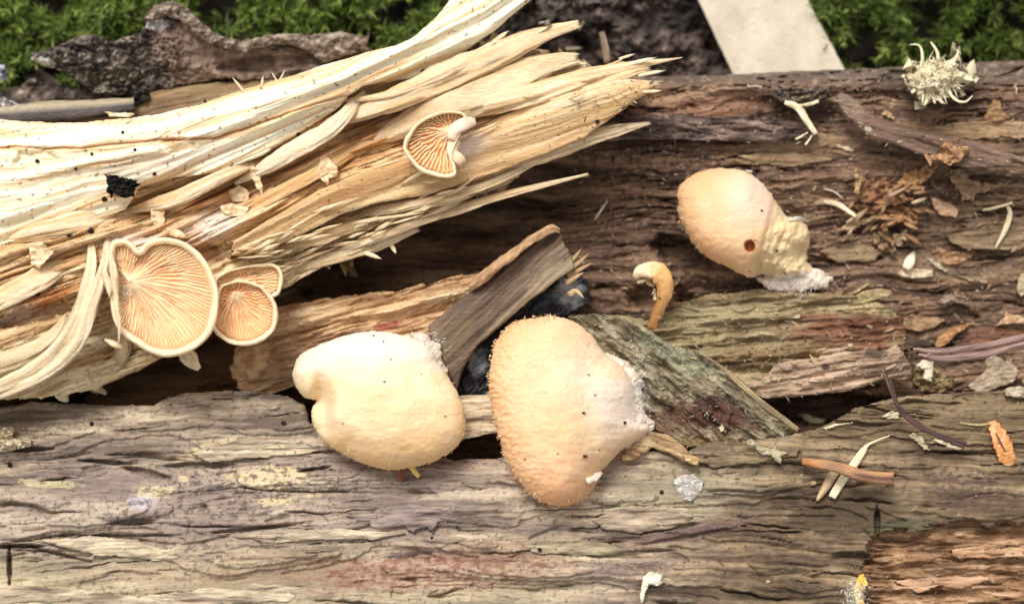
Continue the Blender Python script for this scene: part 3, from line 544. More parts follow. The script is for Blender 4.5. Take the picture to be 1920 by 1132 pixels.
SPL = [  # centre lines of the separate splinters (u,v,z,w,t)
    ([(620, 235, 100, 30, 24), (760, 178, 120, 44, 26), (900, 118, 110, 46, 24), (1000, 72, 100, 38, 20), (1088, 44, 96, 22, 12)], TAN, CREAM, 6),
    ([(700, 262, 90, 46, 26), (830, 205, 112, 60, 28), (960, 150, 100, 66, 26), (1040, 118, 90, 46, 20), (1092, 108, 84, 30, 14)], BEI, CREAM, 14),
    ([(760, 232, 100, 20, 18), (930, 190, 118, 26, 20), (1080, 150, 112, 30, 20), (1190, 124, 104, 22, 14), (1280, 108, 100, 5, 5)], CREAM, TAN, 0),
    ([(860, 222, 108, 18, 18), (1000, 184, 118, 26, 20), (1120, 140, 110, 28, 18), (1172, 112, 104, 14, 12)], TAN, CREAM, 10),
    ([(900, 240, 112, 18, 16), (1050, 194, 124, 24, 18), (1160, 162, 118, 22, 16), (1246, 156, 110, 12, 8)], CREAM, TAN, 12),
    ([(980, 215, 104, 18, 14), (1100, 172, 116, 22, 16), (1180, 140, 112, 18, 12), (1222, 128, 106, 8, 8)], (240, 214, 170), BEI, 8),
    ([(880, 334, 80, 24, 20), (1000, 296, 86, 32, 22), (1100, 262, 82, 28, 18), (1170, 242, 76, 20, 12), (1222, 230, 72, 8, 6)], CREAM, BEI, 5),
    ([(620, 412, 80, 14, 14), (760, 386, 92, 16, 14), (900, 350, 88, 16, 14), (1032, 292, 84, 9, 8)], CREAM, BEI, 6),
    ([(560, 500, 60, 14, 14), (700, 448, 70, 16, 16), (830, 402, 66, 15, 14), (960, 362, 60, 14, 12), (1104, 326, 54, 6, 6)], CREAM, TAN, 2),
    ([(500, 520, 50, 18, 14), (600, 490, 56, 22, 16), (700, 462, 54, 20, 14), (790, 428, 50, 12, 10)], BEI, CREAM, 8),
    ([(420, 500, 60, 16, 14), (520, 470, 74, 24, 16), (640, 430, 78, 22, 16), (760, 402, 70, 14, 10)], BEI, (170, 140, 100), 8),
    ([(230, 398, 90, 20, 18), (330, 372, 104, 26, 20), (420, 330, 110, 22, 18), (500, 300, 106, 14, 12)], CREAM, TAN, 5),
    ([(440, 345, 96, 18, 16), (540, 290, 108, 30, 18), (620, 240, 118, 30, 18), (690, 170, 126, 20, 12)], CREAM, (236, 220, 190), 5),
    ([(400, 420, 70, 20, 16), (500, 375, 84, 26, 18), (600, 320, 90, 24, 16), (700, 262, 90, 18, 12)], (206, 160, 104), TAN, 5),
    ([(640, 190, 118, 12, 12), (740, 175, 128, 14, 12), (860, 125, 126, 16, 12), (930, 70, 120, 10, 8)], CREAM, TAN, 5),
    # lower left strands
    ([(168, 432, 110, 22, 20), (172, 500, 130, 24, 22), (150, 580, 140, 26, 22), (110, 650, 130, 26, 22), (50, 700, 120, 26, 20), (-40, 740, 110, 30, 20)], (240, 224, 192), (198, 172, 134), 4),
    ([(202, 434, 124, 20, 20), (196, 500, 146, 22, 22), (170, 580, 152, 24, 22), (146, 640, 146, 24, 20), (100, 690, 130, 22, 20), (30, 726, 116, 22, 18), (-50, 760, 100, 22, 18)], (244, 230, 200), (204, 180, 142), 4),
    ([(-60, 700, 96, 40, 24), (30, 672, 100, 40, 26), (90, 640, 100, 30, 22), (130, 590, 96, 20, 16)], (232, 212, 174), (178, 152, 116), 6),
    ([(240, 400, 90, 26, 24), (160, 415, 104, 34, 24), (60, 435, 104, 30, 24), (-60, 455, 100, 30, 24)], CREAM, TAN, 4),
    ([(160, 470, 96, 30, 22), (80, 520, 100, 40, 26), (0, 560, 96, 36, 24), (-80, 600, 92, 30, 20)], CREAM, (226, 190, 140), 4),
    ([(200, 738, 30, 16, 14), (160, 715, 46, 22, 16), (110, 700, 60, 22, 16), (60, 712, 70, 20, 14)], (206, 186, 150), (150, 130, 102), 5),
    ([(128, 752, 50, 14, 12), (112, 738, 64, 18, 14), (100, 722, 74, 18, 14)], (244, 234, 212), BEI, 2),
    ([(190, 735, 40, 6, 6), (168, 716, 60, 12, 8), (150, 700, 70, 14, 10)], (240, 228, 200), BEI, 2),
    ([(250, 690, 20, 24, 16), (290, 650, 44, 32, 20), (300, 610, 50, 30, 18)], (190, 166, 130), (140, 116, 86), 6),
    ([(190, 712, 20, 22, 16), (225, 670, 44, 30, 20), (240, 620, 50, 26, 18)], (196, 172, 136), (146, 122, 92), 6)]
for i, (pts, a, b, jg) in enumerate(SPL):
    pts = [tuple(pts[0][:2])+(pts[0][2]-46,)+tuple(pts[0][3:])]+[tuple(p[:2])+(p[2]-8,)+tuple(p[3:]) for p in pts[1:]]
    if i in (11, 12, 13, 14, 18): pts[-1] = tuple(pts[-1][:2])+(pts[-1][2]-46,)+tuple(pts[-1][3:])
    strip('splinter', pts, M_PALE, a, b, parent=pale, K=28, ridge=.42, ls=110, jag=jg*2.6, seed=300+i, taper=(.35, .6 if jg else .2))
rs = np.random.RandomState(7)
for i in range(66):      # fine loose fibres on the torn faces, aligned with the grain
    if i < 60: u = rs.uniform(440, 830); v = np.interp(u, [440, 560, 700, 860], [490, 450, 415, 370])+rs.normal()*20
    else: u = rs.uniform(860, 1150); v = np.interp(u, [860, 1150], [205, 150])+rs.normal()*26
    L = rs.uniform(30, 110); an = math.radians(rs.normal(20, 7)); th = rs.uniform(2.5, 5.5)
    if u+L > 1200: continue
    z = top(u, v, 8, .8)+rs.uniform(1, 8)
    strip('splinter', [(u, v, z-6, th, th*.8), (u+L*.5*math.cos(an), v-L*.5*math.sin(an), z+rs.uniform(2, 9), th*1.6, th), (u+L*math.cos(an), v-L*math.sin(an), z+rs.uniform(-2, 8), th*.6, th*.5)], M_PALE, (244, 226, 190), (206, 172, 124), parent=pale, K=7, n=9, ridge=.4, ls=20, seed=400+i, taper=(.3, .2))
# ragged fringes: torn fibre ends along the broken tips and edges
for i, (u, v, an, L, wd) in enumerate(((1190, 118, 14, 42, 7), (1205, 140, 10, 44, 8), (1170, 108, 18, 22, 5), (1215, 172, 4, 26, 6), (1090, 48, 60, 12, 4), (1070, 92, 5, 22, 7), (1085, 118, -12, 16, 6), (735, 462, -60, 16, 8), (690, 476, -20, 28, 8), (528, 552, 20, 34, 6), (545, 528, 40, 22, 5),
        (1010, 60, 30, 24, 6), (905, 92, 30, 30, 10), (930, 75, 35, 30, 9), (452, 165, 130, 26, 5), (492, 152, 80, 10, 5), (515, 145, 120, 12, 3), (530, 140, 60, 10, 3), (1150, 236, 10, 20, 5), (1100, 330, 5, 8, 4))):
    a = math.radians(an); z = top(u, v, 10, .8)+3
    strip('splinter', [(u-10*math.cos(a), v+10*math.sin(a), z-3, wd, wd*.7), (u+L*.5*math.cos(a), v-L*.5*math.sin(a), z+3, wd*.9, wd*.6), (u+L*math.cos(a), v-L*math.sin(a), z+8, 1.5, 1.5)], M_PALE, (252, 238, 208), (222, 196, 150), parent=pale, K=8, n=10, seed=520+i, taper=(1, .15))

# thin flakes lifting off the logs
GREYC = [(124, 110, 94), (168, 151, 130), (200, 184, 158), (222, 206, 178)]
for i, (pts, cs_, pr) in enumerate(((
    [(-200, 1098), (0, 1093), (60, 1098), (100, 1102), (180, 1106), (260, 1118), (330, 1110), (400, 1100), (440, 1106), (480, 1094), (560, 1098), (600, 1110), (540, 1126), (400, 1132), (260, 1150), (-200, 1160)], GREYC, grey),
    ([(640, 968), (690, 962), (760, 945), (860, 950), (900, 958), (850, 975), (820, 980), (812, 998), (796, 988), (775, 999), (756, 986), (740, 990), (700, 992), (690, 978)], [(104, 90, 88), (150, 134, 128), (184, 168, 154)], grey),
    ([(60, 1012), (160, 1004), (260, 1012), (300, 1028), (420, 1035), (380, 1046), (300, 1050), (180, 1040), (120, 1026)], GREYC, grey),
    ([(1110, 975), (1150, 956), (1220, 946), (1290, 952), (1300, 972), (1260, 990), (1200, 1000), (1130, 992)], [(120, 104, 92), (164, 146, 126), (196, 178, 154)], grey),
    ([(360, 850), (390, 836), (460, 822), (560, 826), (610, 842), (560, 852), (480, 858), (390, 866)], GREYC, grey),
    ([(980, 1020), (1050, 1006), (1120, 1014), (1190, 1028), (1150, 1040), (1080, 1042), (1000, 1036)], [(120, 108, 88), (160, 146, 120), (190, 176, 146)], grey),
    ([(1300, 862), (1400, 846), (1500, 842), (1490, 856), (1420, 868), (1340, 876)], [(84, 70, 54), (124, 106, 82), (154, 136, 108)], grey),
    ([(1660, 815), (1760, 806), (1900, 812), (2050, 806), (2050, 826), (1880, 834), (1740, 832)], [(90, 76, 58), (128, 110, 84), (158, 138, 108)], grey),
    ([(1680, 1092), (1720, 1076), (1760, 1080), (1830, 1072), (1860, 1086), (1800, 1104), (1760, 1098), (1720, 1112)], [(160, 122, 92), (196, 158, 126), (220, 190, 162)], grey),
    ([(1780, 1030), (1850, 1018), (1960, 1022), (1960, 1040), (1880, 1046), (1800, 1048)], [(140, 104, 74), (176, 138, 104), (206, 172, 138)], grey),
    ([(440, 1004), (520, 996), (640, 990), (760, 1000), (700, 1012), (600, 1010), (500, 1020)], GREYC, grey),
    ([(1380, 292), (1440, 284), (1520, 288), (1570, 300), (1500, 312), (1420, 310)], [(120, 98, 74), (160, 134, 102), (188, 162, 128)], brown),
    ([(1070, 470), (1140, 458), (1180, 470), (1140, 484), (1090, 486)], [(84, 62, 50), (120, 92, 74), (150, 120, 96)], brown),
    ([(1700, 248), (1780, 232), (1880, 226), (1990, 236), (1990, 262), (1880, 258), (1780, 262)], [(120, 94, 70), (158, 130, 98), (186, 158, 122)], brown),
    ([(1530, 470), (1600, 452), (1660, 470), (1640, 490), (1570, 492)], [(110, 88, 66), (146, 122, 94), (176, 152, 120)], brown),
    ([(1770, 440), (1860, 420), (1990, 430), (1990, 460), (1880, 470), (1800, 466)], [(104, 84, 64), (138, 116, 90), (166, 142, 112)], brown))):
    P_ = np.array(pts); c_ = P_.mean(0); zz_ = np.median([top(a, b, 6, .7) for a, b in P_])+5
    wood_piece('flake', pts, zz_, cs_, ang=1, thick=16, step=1.8, amp=.5, m=M_GREY if pr is grey else M_BROWN, warp=(11, 30, 9, 2), seed=1100+i*7, round_=4, parent=pr, ls=110, lt=10, under=.3)
ZBASE = ZB.copy()
# ================================================================ MUSHROOM CAPS
def softd(U, V, poly, p=3.0):
    P = smoothpoly(poly, 5); s = 0
    for x, y in P: s = s+((U-x)**2+(V-y)**2+4)**(-p/2)
    d = (s/len(P))**(-1/p); return d
def cap(name, poly, z0, H, cfun, extra=None, label=None, step=1.8, tilt=(0, 0), thick=60, R=46, seed=0, parent=None, under=.6, wp=3.5):
    P = smoothpoly(poly, 6); cx, cy = P.mean(0)
    def zf(U, V, d):
        s = softd(U, V, poly); s0 = s[d > 0].min(); s1 = s[d > 0].max(); x = np.clip((s-s0)/(s1-s0), 0, 1)
        e = np.clip(d/R, 0, 1); dome = np.sqrt(1-(1-e)**2)
        z = z0+H*(.52*dome+.48*x**.8)+tilt[0]*(U-cx)+tilt[1]*(V-cy)+fbm(U/80, V/80, 2, seed)*7+fbm(U/24, V/24, 3, seed+1)*1.0+fbm(U/7, V/7, 3, seed+2)*1.1+fbm(U/40, V/14, 3, seed+5)*1.6
        if extra: z = z+extra(U, V, d)
        return z
    return relief(name, M_CAP, P, zf, lambda U, V, d, z: cfun(U, V, d, z)*np.array([.9, .855, .825]), step=step, thick=thick, round_=1, parent=parent, under=under, warp=(wp, 16, 16, 0), seed=seed)
def rim_hairs(parent, poly, z0, n, c1, c2, seed, sel=lambda u, v: True, ln=(4, 9), wd=2.4, inn=(-3, 18)):
    P = smoothpoly(poly, 10); rs = np.random.RandomState(seed); cen = P.mean(0); pos = []; dr = []; co = []
    for i in range(n):
        k = rs.randint(len(P)); p = P[k]; t = P[(k+1) % len(P)]-P[k-1]; nn = np.array([t[1], -t[0]]); nn = nn/(np.linalg.norm(nn)+1e-9)
        if np.dot(nn, p-cen) < 0: nn = -nn
        dd = rs.uniform(*inn)*rs.uniform(); x = p-nn*dd
        if not sel(*x): continue
        zz = top(x[0], x[1], 3, .5)-2 if dd > 2 else z0
        pos.append((x[0], x[1], zz)); dr.append((nn[0]+rs.normal()*.4, nn[1]+rs.normal()*.4, rs.uniform(-.1, 1.1))); a = rs.uniform(); co.append(lin(c1)*a+lin(c2)*(1-a))
    o = hairs('rim_scales', np.array(pos), np.array(dr), rs.uniform(*ln, len(pos)), wd, np.array(co), M_CAP, parent, seed=seed); o['kind'] = 'stuff'
def specks(parent, pts):
    for (u, v, r) in pts:
        z = top(u, v, 4, .5)+r*.2; strip('dark_speck', [(u-r, v, z, r*1.3, r), (u+r, v+r*.4, z, r*1.1, r)], M_SOIL, (70, 48, 30), (44, 30, 24), parent=parent, K=6, n=5, ridge=.5, ls=3, seed=int(u), taper=(.4, .4))

F_ = [(1000, 596), (1040, 592), (1080, 604), (1110, 628), (1136, 664), (1162, 682), (1184, 712), (1192, 752), (1202, 782), (1218, 802), (1200, 822), (1168, 842), (1144, 866), (1128, 884), (1120, 905), (1100, 930), (1068, 947), (1032, 946), (1002, 932), (972, 902), (948, 862), (932, 812), (919, 752), (917, 700), (925, 652), (945, 620), (970, 602)]
def cF(U, V, d, z):
    n = fbm(U/60, V/60, 4, 601)
    c = mix(lin((248, 224, 186)), lin((250, 210, 164)), .5+n)
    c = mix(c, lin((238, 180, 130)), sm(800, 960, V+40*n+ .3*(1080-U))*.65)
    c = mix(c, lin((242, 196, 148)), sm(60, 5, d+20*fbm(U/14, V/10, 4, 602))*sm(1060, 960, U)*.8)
    c = mix(c, lin((250, 238, 216)), patch(U, V, 1090, 700, 60, 60, 0, .5, 603, .7)*.6)
    c = mix(c, lin((246, 236, 228)), patch(U, V, 1170, 760, 60, 60, 0, .4, 604, .6)*.8)
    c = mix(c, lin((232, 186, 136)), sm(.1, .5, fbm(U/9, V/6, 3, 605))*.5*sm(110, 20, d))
    c = mix(c, lin((206, 160, 116)), sm(.36, .5, fbm(U/7, V/6, 3, 606))*.4)
    return c
mf = empty('mushroom', 1070, 780, 20, 'largest peach oval mushroom cap with a scaly left rim, on the grey log', 'mushroom', 'mushroom fruiting bodies on the wood')
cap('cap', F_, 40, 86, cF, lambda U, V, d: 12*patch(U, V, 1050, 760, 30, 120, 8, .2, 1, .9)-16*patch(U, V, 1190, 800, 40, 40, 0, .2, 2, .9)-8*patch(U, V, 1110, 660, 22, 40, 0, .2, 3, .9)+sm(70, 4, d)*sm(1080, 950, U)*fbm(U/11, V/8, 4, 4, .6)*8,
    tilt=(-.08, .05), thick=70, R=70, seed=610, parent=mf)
rim_hairs(mf, F_, 40, 900, (252, 226, 180), (240, 188, 130), 3, lambda u, v: u < 1040 or v > 900, ln=(2.5, 6), wd=3)
specks(mf, [(1094, 773, 4), (1097, 854, 5), (1116, 740, 2.5), (1104, 702, 2.5), (1190, 788, 2), (1046, 850, 2), (985, 860, 2), (1123, 842, 2)])
strip('torn_edge', [(1100, 902, None, 10, 8), (1116, 894, None, 14, 8), (1128, 884, None, 8, 6)], M_FUZZ, (250, 240, 225), (240, 214, 180), parent=mf, seed=2, ridge=.7, ls=8, lift=-2)

E_ = [(552, 682), (566, 662), (598, 646), (640, 630), (690, 620), (740, 624), (778, 634), (806, 650), (820, 676), (842, 708), (860, 738), (872, 775), (872, 812), (852, 842), (815, 865), (772, 877), (725, 881), (680, 869), (640, 850), (606, 826), (586, 795), (583, 768), (592, 752), (572, 746), (556, 728), (548, 704)]
def cE(U, V, d, z):
    n = fbm(U/60, V/50, 4, 611); c = mix(lin((252, 236, 202)), lin((250, 224, 176)), .5+n)
    c = mix(c, lin((250, 204, 142)), sm(780, 880, V+30*n)*.75)  # yellow-peach shading towards the bottom, painted into the skin colour
    c = mix(c, lin((250, 246, 236)), sm(730, 650, V+20*n)*.8)  # bright highlight on the top, also painted in
    c = mix(c, lin((246, 208, 162)), patch(U, V, 790, 800, 80, 50, 0, .4, 612, .6)*.4); return c
me_ = empty('mushroom', 720, 780, 20, 'pale cream two lobed mushroom cap with a highlight painted on its smooth top, left of the largest cap', 'mushroom', 'mushroom fruiting bodies on the wood')
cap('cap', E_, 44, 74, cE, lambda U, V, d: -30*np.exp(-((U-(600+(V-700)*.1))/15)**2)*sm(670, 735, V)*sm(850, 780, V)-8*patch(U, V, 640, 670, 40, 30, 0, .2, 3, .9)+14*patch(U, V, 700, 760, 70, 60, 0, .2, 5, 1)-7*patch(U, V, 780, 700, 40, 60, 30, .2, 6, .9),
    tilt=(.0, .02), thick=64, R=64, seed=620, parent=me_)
rim_hairs(me_, E_, 44, 700, (252, 232, 184), (244, 204, 140), 4, lambda u, v: v > 790, ln=(1.5, 4), wd=2.4)
specks(me_, [(701, 629, 3), (719, 640, 2), (733, 673, 2), (721, 715, 2.5), (835, 780, 2), (643, 793, 2), (790, 700, 1.6), (818, 717, 2)])
strip('stub', [(770, 872, 50, 12, 12), (778, 884, 42, 9, 8), (786, 893, 36, 8, 6)], M_CAP, (240, 204, 120), (226, 180, 100), parent=me_, seed=4)
strip('stub', [(752, 876, 44, 20, 14), (752, 890, 26, 18, 12), (756, 900, 18, 10, 8)], M_CAP, (150, 100, 70), (110, 70, 50), parent=me_, seed=5)

G_ = [(1269, 385), (1271, 355), (1290, 333), (1325, 318), (1365, 315), (1402, 322), (1430, 344), (1454, 374), (1470, 400), (1494, 410), (1514, 426), (1519, 455), (1512, 480), (1522, 500), (1540, 516), (1536, 532), (1490, 538), (1448, 534), (1432, 516), (1404, 521), (1368, 504), (1330, 486), (1300, 458), (1278, 422)]
def cG(U, V, d, z):
    n = fbm(U/50, V/50, 4, 631); c = mix(lin((250, 218, 178)), lin((244, 200, 152)), .5+n+.0*U)
    c = mix(c, lin((246, 226, 204)), patch(U, V, 1410, 370, 50, 50, 0, .4, 632, .7)*.9)
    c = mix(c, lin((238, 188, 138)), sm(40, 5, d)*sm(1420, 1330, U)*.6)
    c = mix(c, lin((236, 220, 176)), sm(1425, 1460, U+.35*(V-430)+26*n)*.8)
    c = mix(c, lin((244, 236, 226)), patch(U, V, 1500, 525, 60, 14, 0, .4, 633, .6)*.9)
    c = mix(c, lin((206, 180, 126)), sm(.0, .4, fbm((U+.35*V)/11, V/60, 3, 646))*sm(1425, 1460, U+.35*(V-430))*.4); c = mix(c, lin((170, 98, 54)), patch(U, V, 1406, 462, 11, 12, 0, .3, 634, .2)); return c
mg = empty('mushroom', 1390, 430, -60, 'single peach mushroom cap with a small brown hole, upper right on the brown log', 'mushroom', 'mushroom fruiting bodies on the wood')
def exG(U, V, d):
    st = sm(1425, 1460, U+.35*(V-430)); z = -40*sm(1405, 1500, U+.35*(V-430))*sm(390, 500, V)-10*st
    z = z+st*((1-np.abs(fbm((U+.35*V)/24, V/60, 3, 635))*3)*4+fbm(U/20, V/22, 4, 645)*15)-14*patch(U, V, 1406, 462, 9, 10, 0, .2, 636, .3)-5*(1-sm(0, 9, np.abs(U-(1440-.25*(V-430)))))
    return z-20*patch(U, V, 1500, 530, 60, 16, 0, .2, 1, .6)
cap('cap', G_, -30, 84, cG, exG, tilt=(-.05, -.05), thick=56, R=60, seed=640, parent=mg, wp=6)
rim_hairs(mg, G_, -30, 500, (250, 226, 186), (238, 196, 150), 6, lambda u, v: u < 1330, ln=(1.5, 4), wd=2.2)
specks(mg, [(1428, 394, 3), (1456, 469, 3), (1472, 512, 3), (1404, 508, 2.5), (1400, 462, 2), (1416, 450, 2)])
strip('white_sliver', [(1478, 412, None, 4, 4), (1498, 410, None, 9, 5), (1518, 416, None, 2, 2)], M_FUZZ, (250, 246, 236), (230, 216, 190), parent=mg, seed=3)
strip('white_sliver', [(1399, 321, None, 6, 4), (1411, 322, None, 5, 4)], M_FUZZ, (250, 246, 236), (230, 216, 190), parent=mg, seed=3)
# mycelium fluff where the caps meet the wood
def fluff(cx, cy, rx, ry, n, seed, parent, zlift=2, col=(244, 238, 234)):
    rs = np.random.RandomState(seed); n = n//2; u = cx+rx*.55*rs.normal(size=n); v = cy+ry*.55*rs.normal(size=n)
    z = np.array([top(x, y, 4, .5) for x, y in zip(u, v)])+zlift; d = rs.normal(size=(n, 3)); d[:, 2] = np.abs(d[:, 2])*.25
    o = hairs('mycelium', np.stack([u, v, z], -1), d, rs.uniform(3, 8, n), .8, np.tile(lin(col)*1.05, (n, 1)), M_FUZZ, parent, bend=.8, seed=seed); o['kind'] = 'stuff'
def pad(parent, poly, lift, seed, z0=None):
    zz = z0 if z0 is not None else 0
    return relief('mycelium_pad', M_FUZZ, poly, lambda U, V, d: zz+lift*np.clip(d/22, 0, 1)+fbm(U/20, V/20, 4, seed)*9, lambda U, V, d, z: mix(lin((206, 188, 168)), lin((236, 222, 206)), .5+fbm(U/14, V/14, 4, seed+1)*1.3), step=1.5, thick=20, round_=14, warp=(12, 24, 20, 0), parent=parent, seed=seed, under=.1)
pad(mf, [(1120, 660), (1150, 664), (1180, 680), (1200, 705), (1207, 750), (1216, 780), (1228, 806), (1214, 822), (1180, 846), (1130, 840)], 26, 661, 14)
pad(mg, [(1415, 520), (1450, 512), (1510, 500), (1545, 508), (1562, 522), (1548, 540), (1490, 547), (1440, 544)], 8, 662, -62)
pad(me_, [(770, 622), (800, 626), (826, 650), (834, 690), (850, 720), (800, 720), (770, 660)], 20, 663, 20)
fluff(1198, 740, 16, 70, 900, 1, mf); fluff(1500, 532, 66, 14, 900, 2, mg); fluff(808, 648, 26, 18, 400, 3, me_)

# tiny curled one
mh = empty('mushroom', 1235, 560, -60, 'tiny curled orange mushroom sprouting from the brown log between two caps', 'mushroom', 'mushroom fruiting bodies on the wood')
strip('cap', [(1190, 521, -10, 12, 14), (1198, 511, 0, 22, 18), (1214, 507, 8, 30, 22), (1232, 511, 8, 35, 24), (1244, 525, 2, 35, 24), (1246, 545, -8, 30, 22), (1241, 566, -24, 23, 20), (1233, 586, -42, 18, 16), (1226, 604, -56, 17, 14), (1222, 616, -66, 20, 12)], M_CAP, (244, 204, 140), (226, 156, 84), parent=mh, seed=8, ridge=.26, ls=14, n=60, K=26, taper=(.8, 1),
      cfun=lambda U, V, s, A: mix(mix(lin((244, 226, 190)), lin((232, 182, 122)), sm(.1, .35, s+.1*fbm(s*20, A*2, 2, 3))), lin((196, 140, 84)), np.clip(sm(.45, 1, s)*.8+sm(.2, .9, np.cos(A))*.5*sm(.1, .3, s), 0, 1)))
rg = np.random.RandomState(2); tt = rg.uniform(0, 1, 60)
o = hairs('ragged_edge', np.stack([np.interp(tt, [0, .4, .7, 1], [1196, 1216, 1228, 1230]), np.interp(tt, [0, .4, .7, 1], [526, 524, 535, 560]), np.interp(tt, [0, 1], [2, -14])], -1), np.stack([-1+rg.normal(size=60)*.5, 1+rg.normal(size=60)*.5, rg.uniform(-.3, .5, 60)], -1), rg.uniform(5, 10, 60), 4, np.tile(lin((240, 214, 168)), (60, 1)), M_CAP, mh, seed=1); o['kind'] = 'stuff'
# half hidden bump
mi = cap('mushroom', [(436, 672), (452, 650), (478, 640), (500, 648), (512, 664), (504, 690), (488, 712), (468, 719), (450, 710), (442, 692)], -46, 26, lambda U, V, d, z: mix(lin((216, 184, 144)), lin((168, 130, 94)), .5+1.6*fbm(U/24, V/14, 3, 1)), thick=30, R=26, seed=650)
props(mi, 'small dull tan mushroom button half hidden under the light tan slab', 'mushroom', 'mushroom fruiting bodies on the wood')
mj = cap('mushroom', [(440, 642), (452, 630), (470, 628), (480, 640), (474, 652), (450, 654)], -30, 20, lambda U, V, d, z: mix(lin((206, 172, 128)), lin((186, 146, 104)), .5+fbm(U/14, V/14, 3, 1)), thick=24, R=16, seed=651); bpy.data.objects.remove(mj)

# ================================================================ GILLED MUSHROOMS (undersides towards the viewer)
def gilled(poly, A, z0, label, spacing=6.5, rimw=13, dish=10, tilt=(0, 0), swirl=0, seed=0, stemdir=None, ramps=((245, 186, 134), (255, 230, 196)), rimc=((246, 224, 192), (244, 212, 172)), dep=5.5):
    P = smoothpoly(poly, 12)
    # equal arc-length resampling
    def resample(P, n):
        Q = np.vstack([P, P[:1]]); s = np.concatenate([[0], np.cumsum(np.linalg.norm(np.diff(Q, axis=0), axis=1))]); t = np.linspace(0, s[-1], n, endpoint=False)
        return np.stack([np.interp(t, s, Q[:, 0]), np.interp(t, s, Q[:, 1])], -1), s[-1]
    M = 360; O, per = resample(P, M); t = np.roll(O, -2, 0)-np.roll(O, 2, 0); N = np.stack([t[:, 1], -t[:, 0]], -1); N /= np.linalg.norm(N, axis=1)[:, None]+1e-9
    area = .5*np.sum(O[:, 0]*np.roll(O[:, 1], -1)-np.roll(O[:, 0], -1)*O[:, 1])
    if area < 0: N = -N               # N points outwards
    cen = O.mean(0); root = empty('mushroom', cen[0], cen[1], z0-40, label, 'mushroom', 'mushroom fruiting bodies on the wood')
    plane = lambda u, v: tilt[0]*(u-cen[0])+tilt[1]*(v-cen[1])
    wj = rimw*(.85+.35*fbm(np.cos(np.arange(M)/M*6.283)*2, np.sin(np.arange(M)/M*6.283)*2, 3, seed))
    near = np.exp(-(np.linalg.norm(O-np.array(A), axis=1)/40)**2); wj = wj*(1-.75*near)
    prof = [(1.15, -7), (1.0, -1), (.82, 4), (.6, 7), (.38, 7.5), (.18, 5), (.05, 0), (-.02, -6), (.1, -14), (.6, -24), (2, -34), (3.5, -40)]
    V = []; col = []
    for k, (o, zz) in enumerate(prof):
        X = O-N*(wj*o)[:, None]; w_ = fbm(np.arange(M)/14, np.full(M, k*.5), 3, seed+2)*1.6
        V.append(np.stack([X[:, 0]+w_*N[:, 0], X[:, 1]+w_*N[:, 1], z0+zz+plane(X[:, 0], X[:, 1])+w_], -1))
        n = .5+fbm(np.arange(M)/12, np.full(M, k*.7), 3, seed+4); col.append(mix(lin(rimc[0]), lin(rimc[1]), n))
    V = np.array(V).reshape(-1, 3); K = len(prof); r = np.arange(K-1)[:, None]*M; j = np.arange(M)[None]; j2 = (j+1) % M
    Fq = np.stack([r+j, r+j2, r+M+j2, r+M+j], -1).reshape(-1, 4)
    V = np.vstack([V, [[cen[0], cen[1], z0-48+0]]]); col = np.vstack([np.array(col).reshape(-1, 3), lin(rimc[1])[None]]); c0 = (K-1)*M; 
    F3 = np.vstack([Fq[:, [0, 1, 2]], Fq[:, [0, 2, 3]], np.array([(c0+a, c0+(a+1) % M, K*M) for a in range(M)])])
    mesh('cap', W(V[:, 0], V[:, 1], V[:, 2]), F3, col, M_CAP, root)
    # gills
    I = O-N*(wj*1.02)[:, None]; J = int(per/spacing*9); B, per2 = resample(I, J); nr = 64; rr = np.linspace(0, 1, nr)**.9
    jj = np.arange(J); ph = jj/9.0
    RR, PH = np.meshgrid(rr, ph); Bx = np.repeat(B[:, 0:1], nr, 1); By = np.repeat(B[:, 1:2], nr, 1)
    dx = Bx-A[0]; dy = By-A[1]; ln = np.hypot(dx, dy)+1e-6; sw = swirl*np.sin(RR*math.pi)*ln*(.6+.8*fbm(PH/14, PH*0+3, 2, seed+9))
    wob = fbm(PH/3.0, RR*5, 3, seed+11)*3.4*sm(0, .3, RR)*sm(1, .9, RR)
    Uu = A[0]+dx*RR-dy/ln*(sw+wob); Vv = A[1]+dy*RR+dx/ln*(sw+wob)
    loc = np.minimum(spacing*RR*1.0+.8, spacing)       # spacing in px at this radius (arc length ~ proportional to r)
    h = np.zeros_like(RR)
    gi = np.round(PH); frac = np.abs(PH-gi)*spacing*RR
    rv = ((np.sin(gi*12.9898+seed)*43758.5453) % 1)
    for lev, (mod, st) in enumerate(((4, .06), (2, .30), (1, .52))):
        own = (gi % mod == (0 if mod > 1 else 0)) if lev < 2 else np.ones_like(gi, bool)
        start = st+rv*.16
        fade = sm(start, start+.10, RR); wd = 1.3+1.0*RR
        h = np.maximum(h, np.where(own, fade*np.exp(-(frac/wd)**2), 0))
    # primary ridges seen from farther away in angle near the centre
    gp = np.round(PH/4)*4; fr = np.abs(PH-gp)*spacing*RR; h = np.maximum(h, sm(.04, .12, RR)*np.exp(-(fr/(1.3+1.0*RR))**2))
    g2 = np.round(PH/2)*2; fr = np.abs(PH-g2)*spacing*RR; h = np.maximum(h, sm(.3, .42, RR)*np.exp(-(fr/(1.3+.8*RR))**2))
    Zz = z0-7+plane(Uu, Vv)-dep*sm(0, .4, RR)+h*dep*1.15*(.35+.65*sm(.1, .6, RR))*sm(1.0, .93, RR)-dish*np.sin(np.clip(RR, 0, 1)*math.pi)*.6+9*np.exp(-(RR/.2)**2)+fbm(PH/5, RR*3, 3, seed+12)*3
    cc = mix(lin(ramps[0]), lin(ramps[1]), h**.8+0*RR); cc = mix(cc, lin((250, 232, 196)), .85*np.exp(-(RR/.2)**2)); cc = mix(cc, lin((240, 180, 110)), .25*sm(.6, 1, RR))
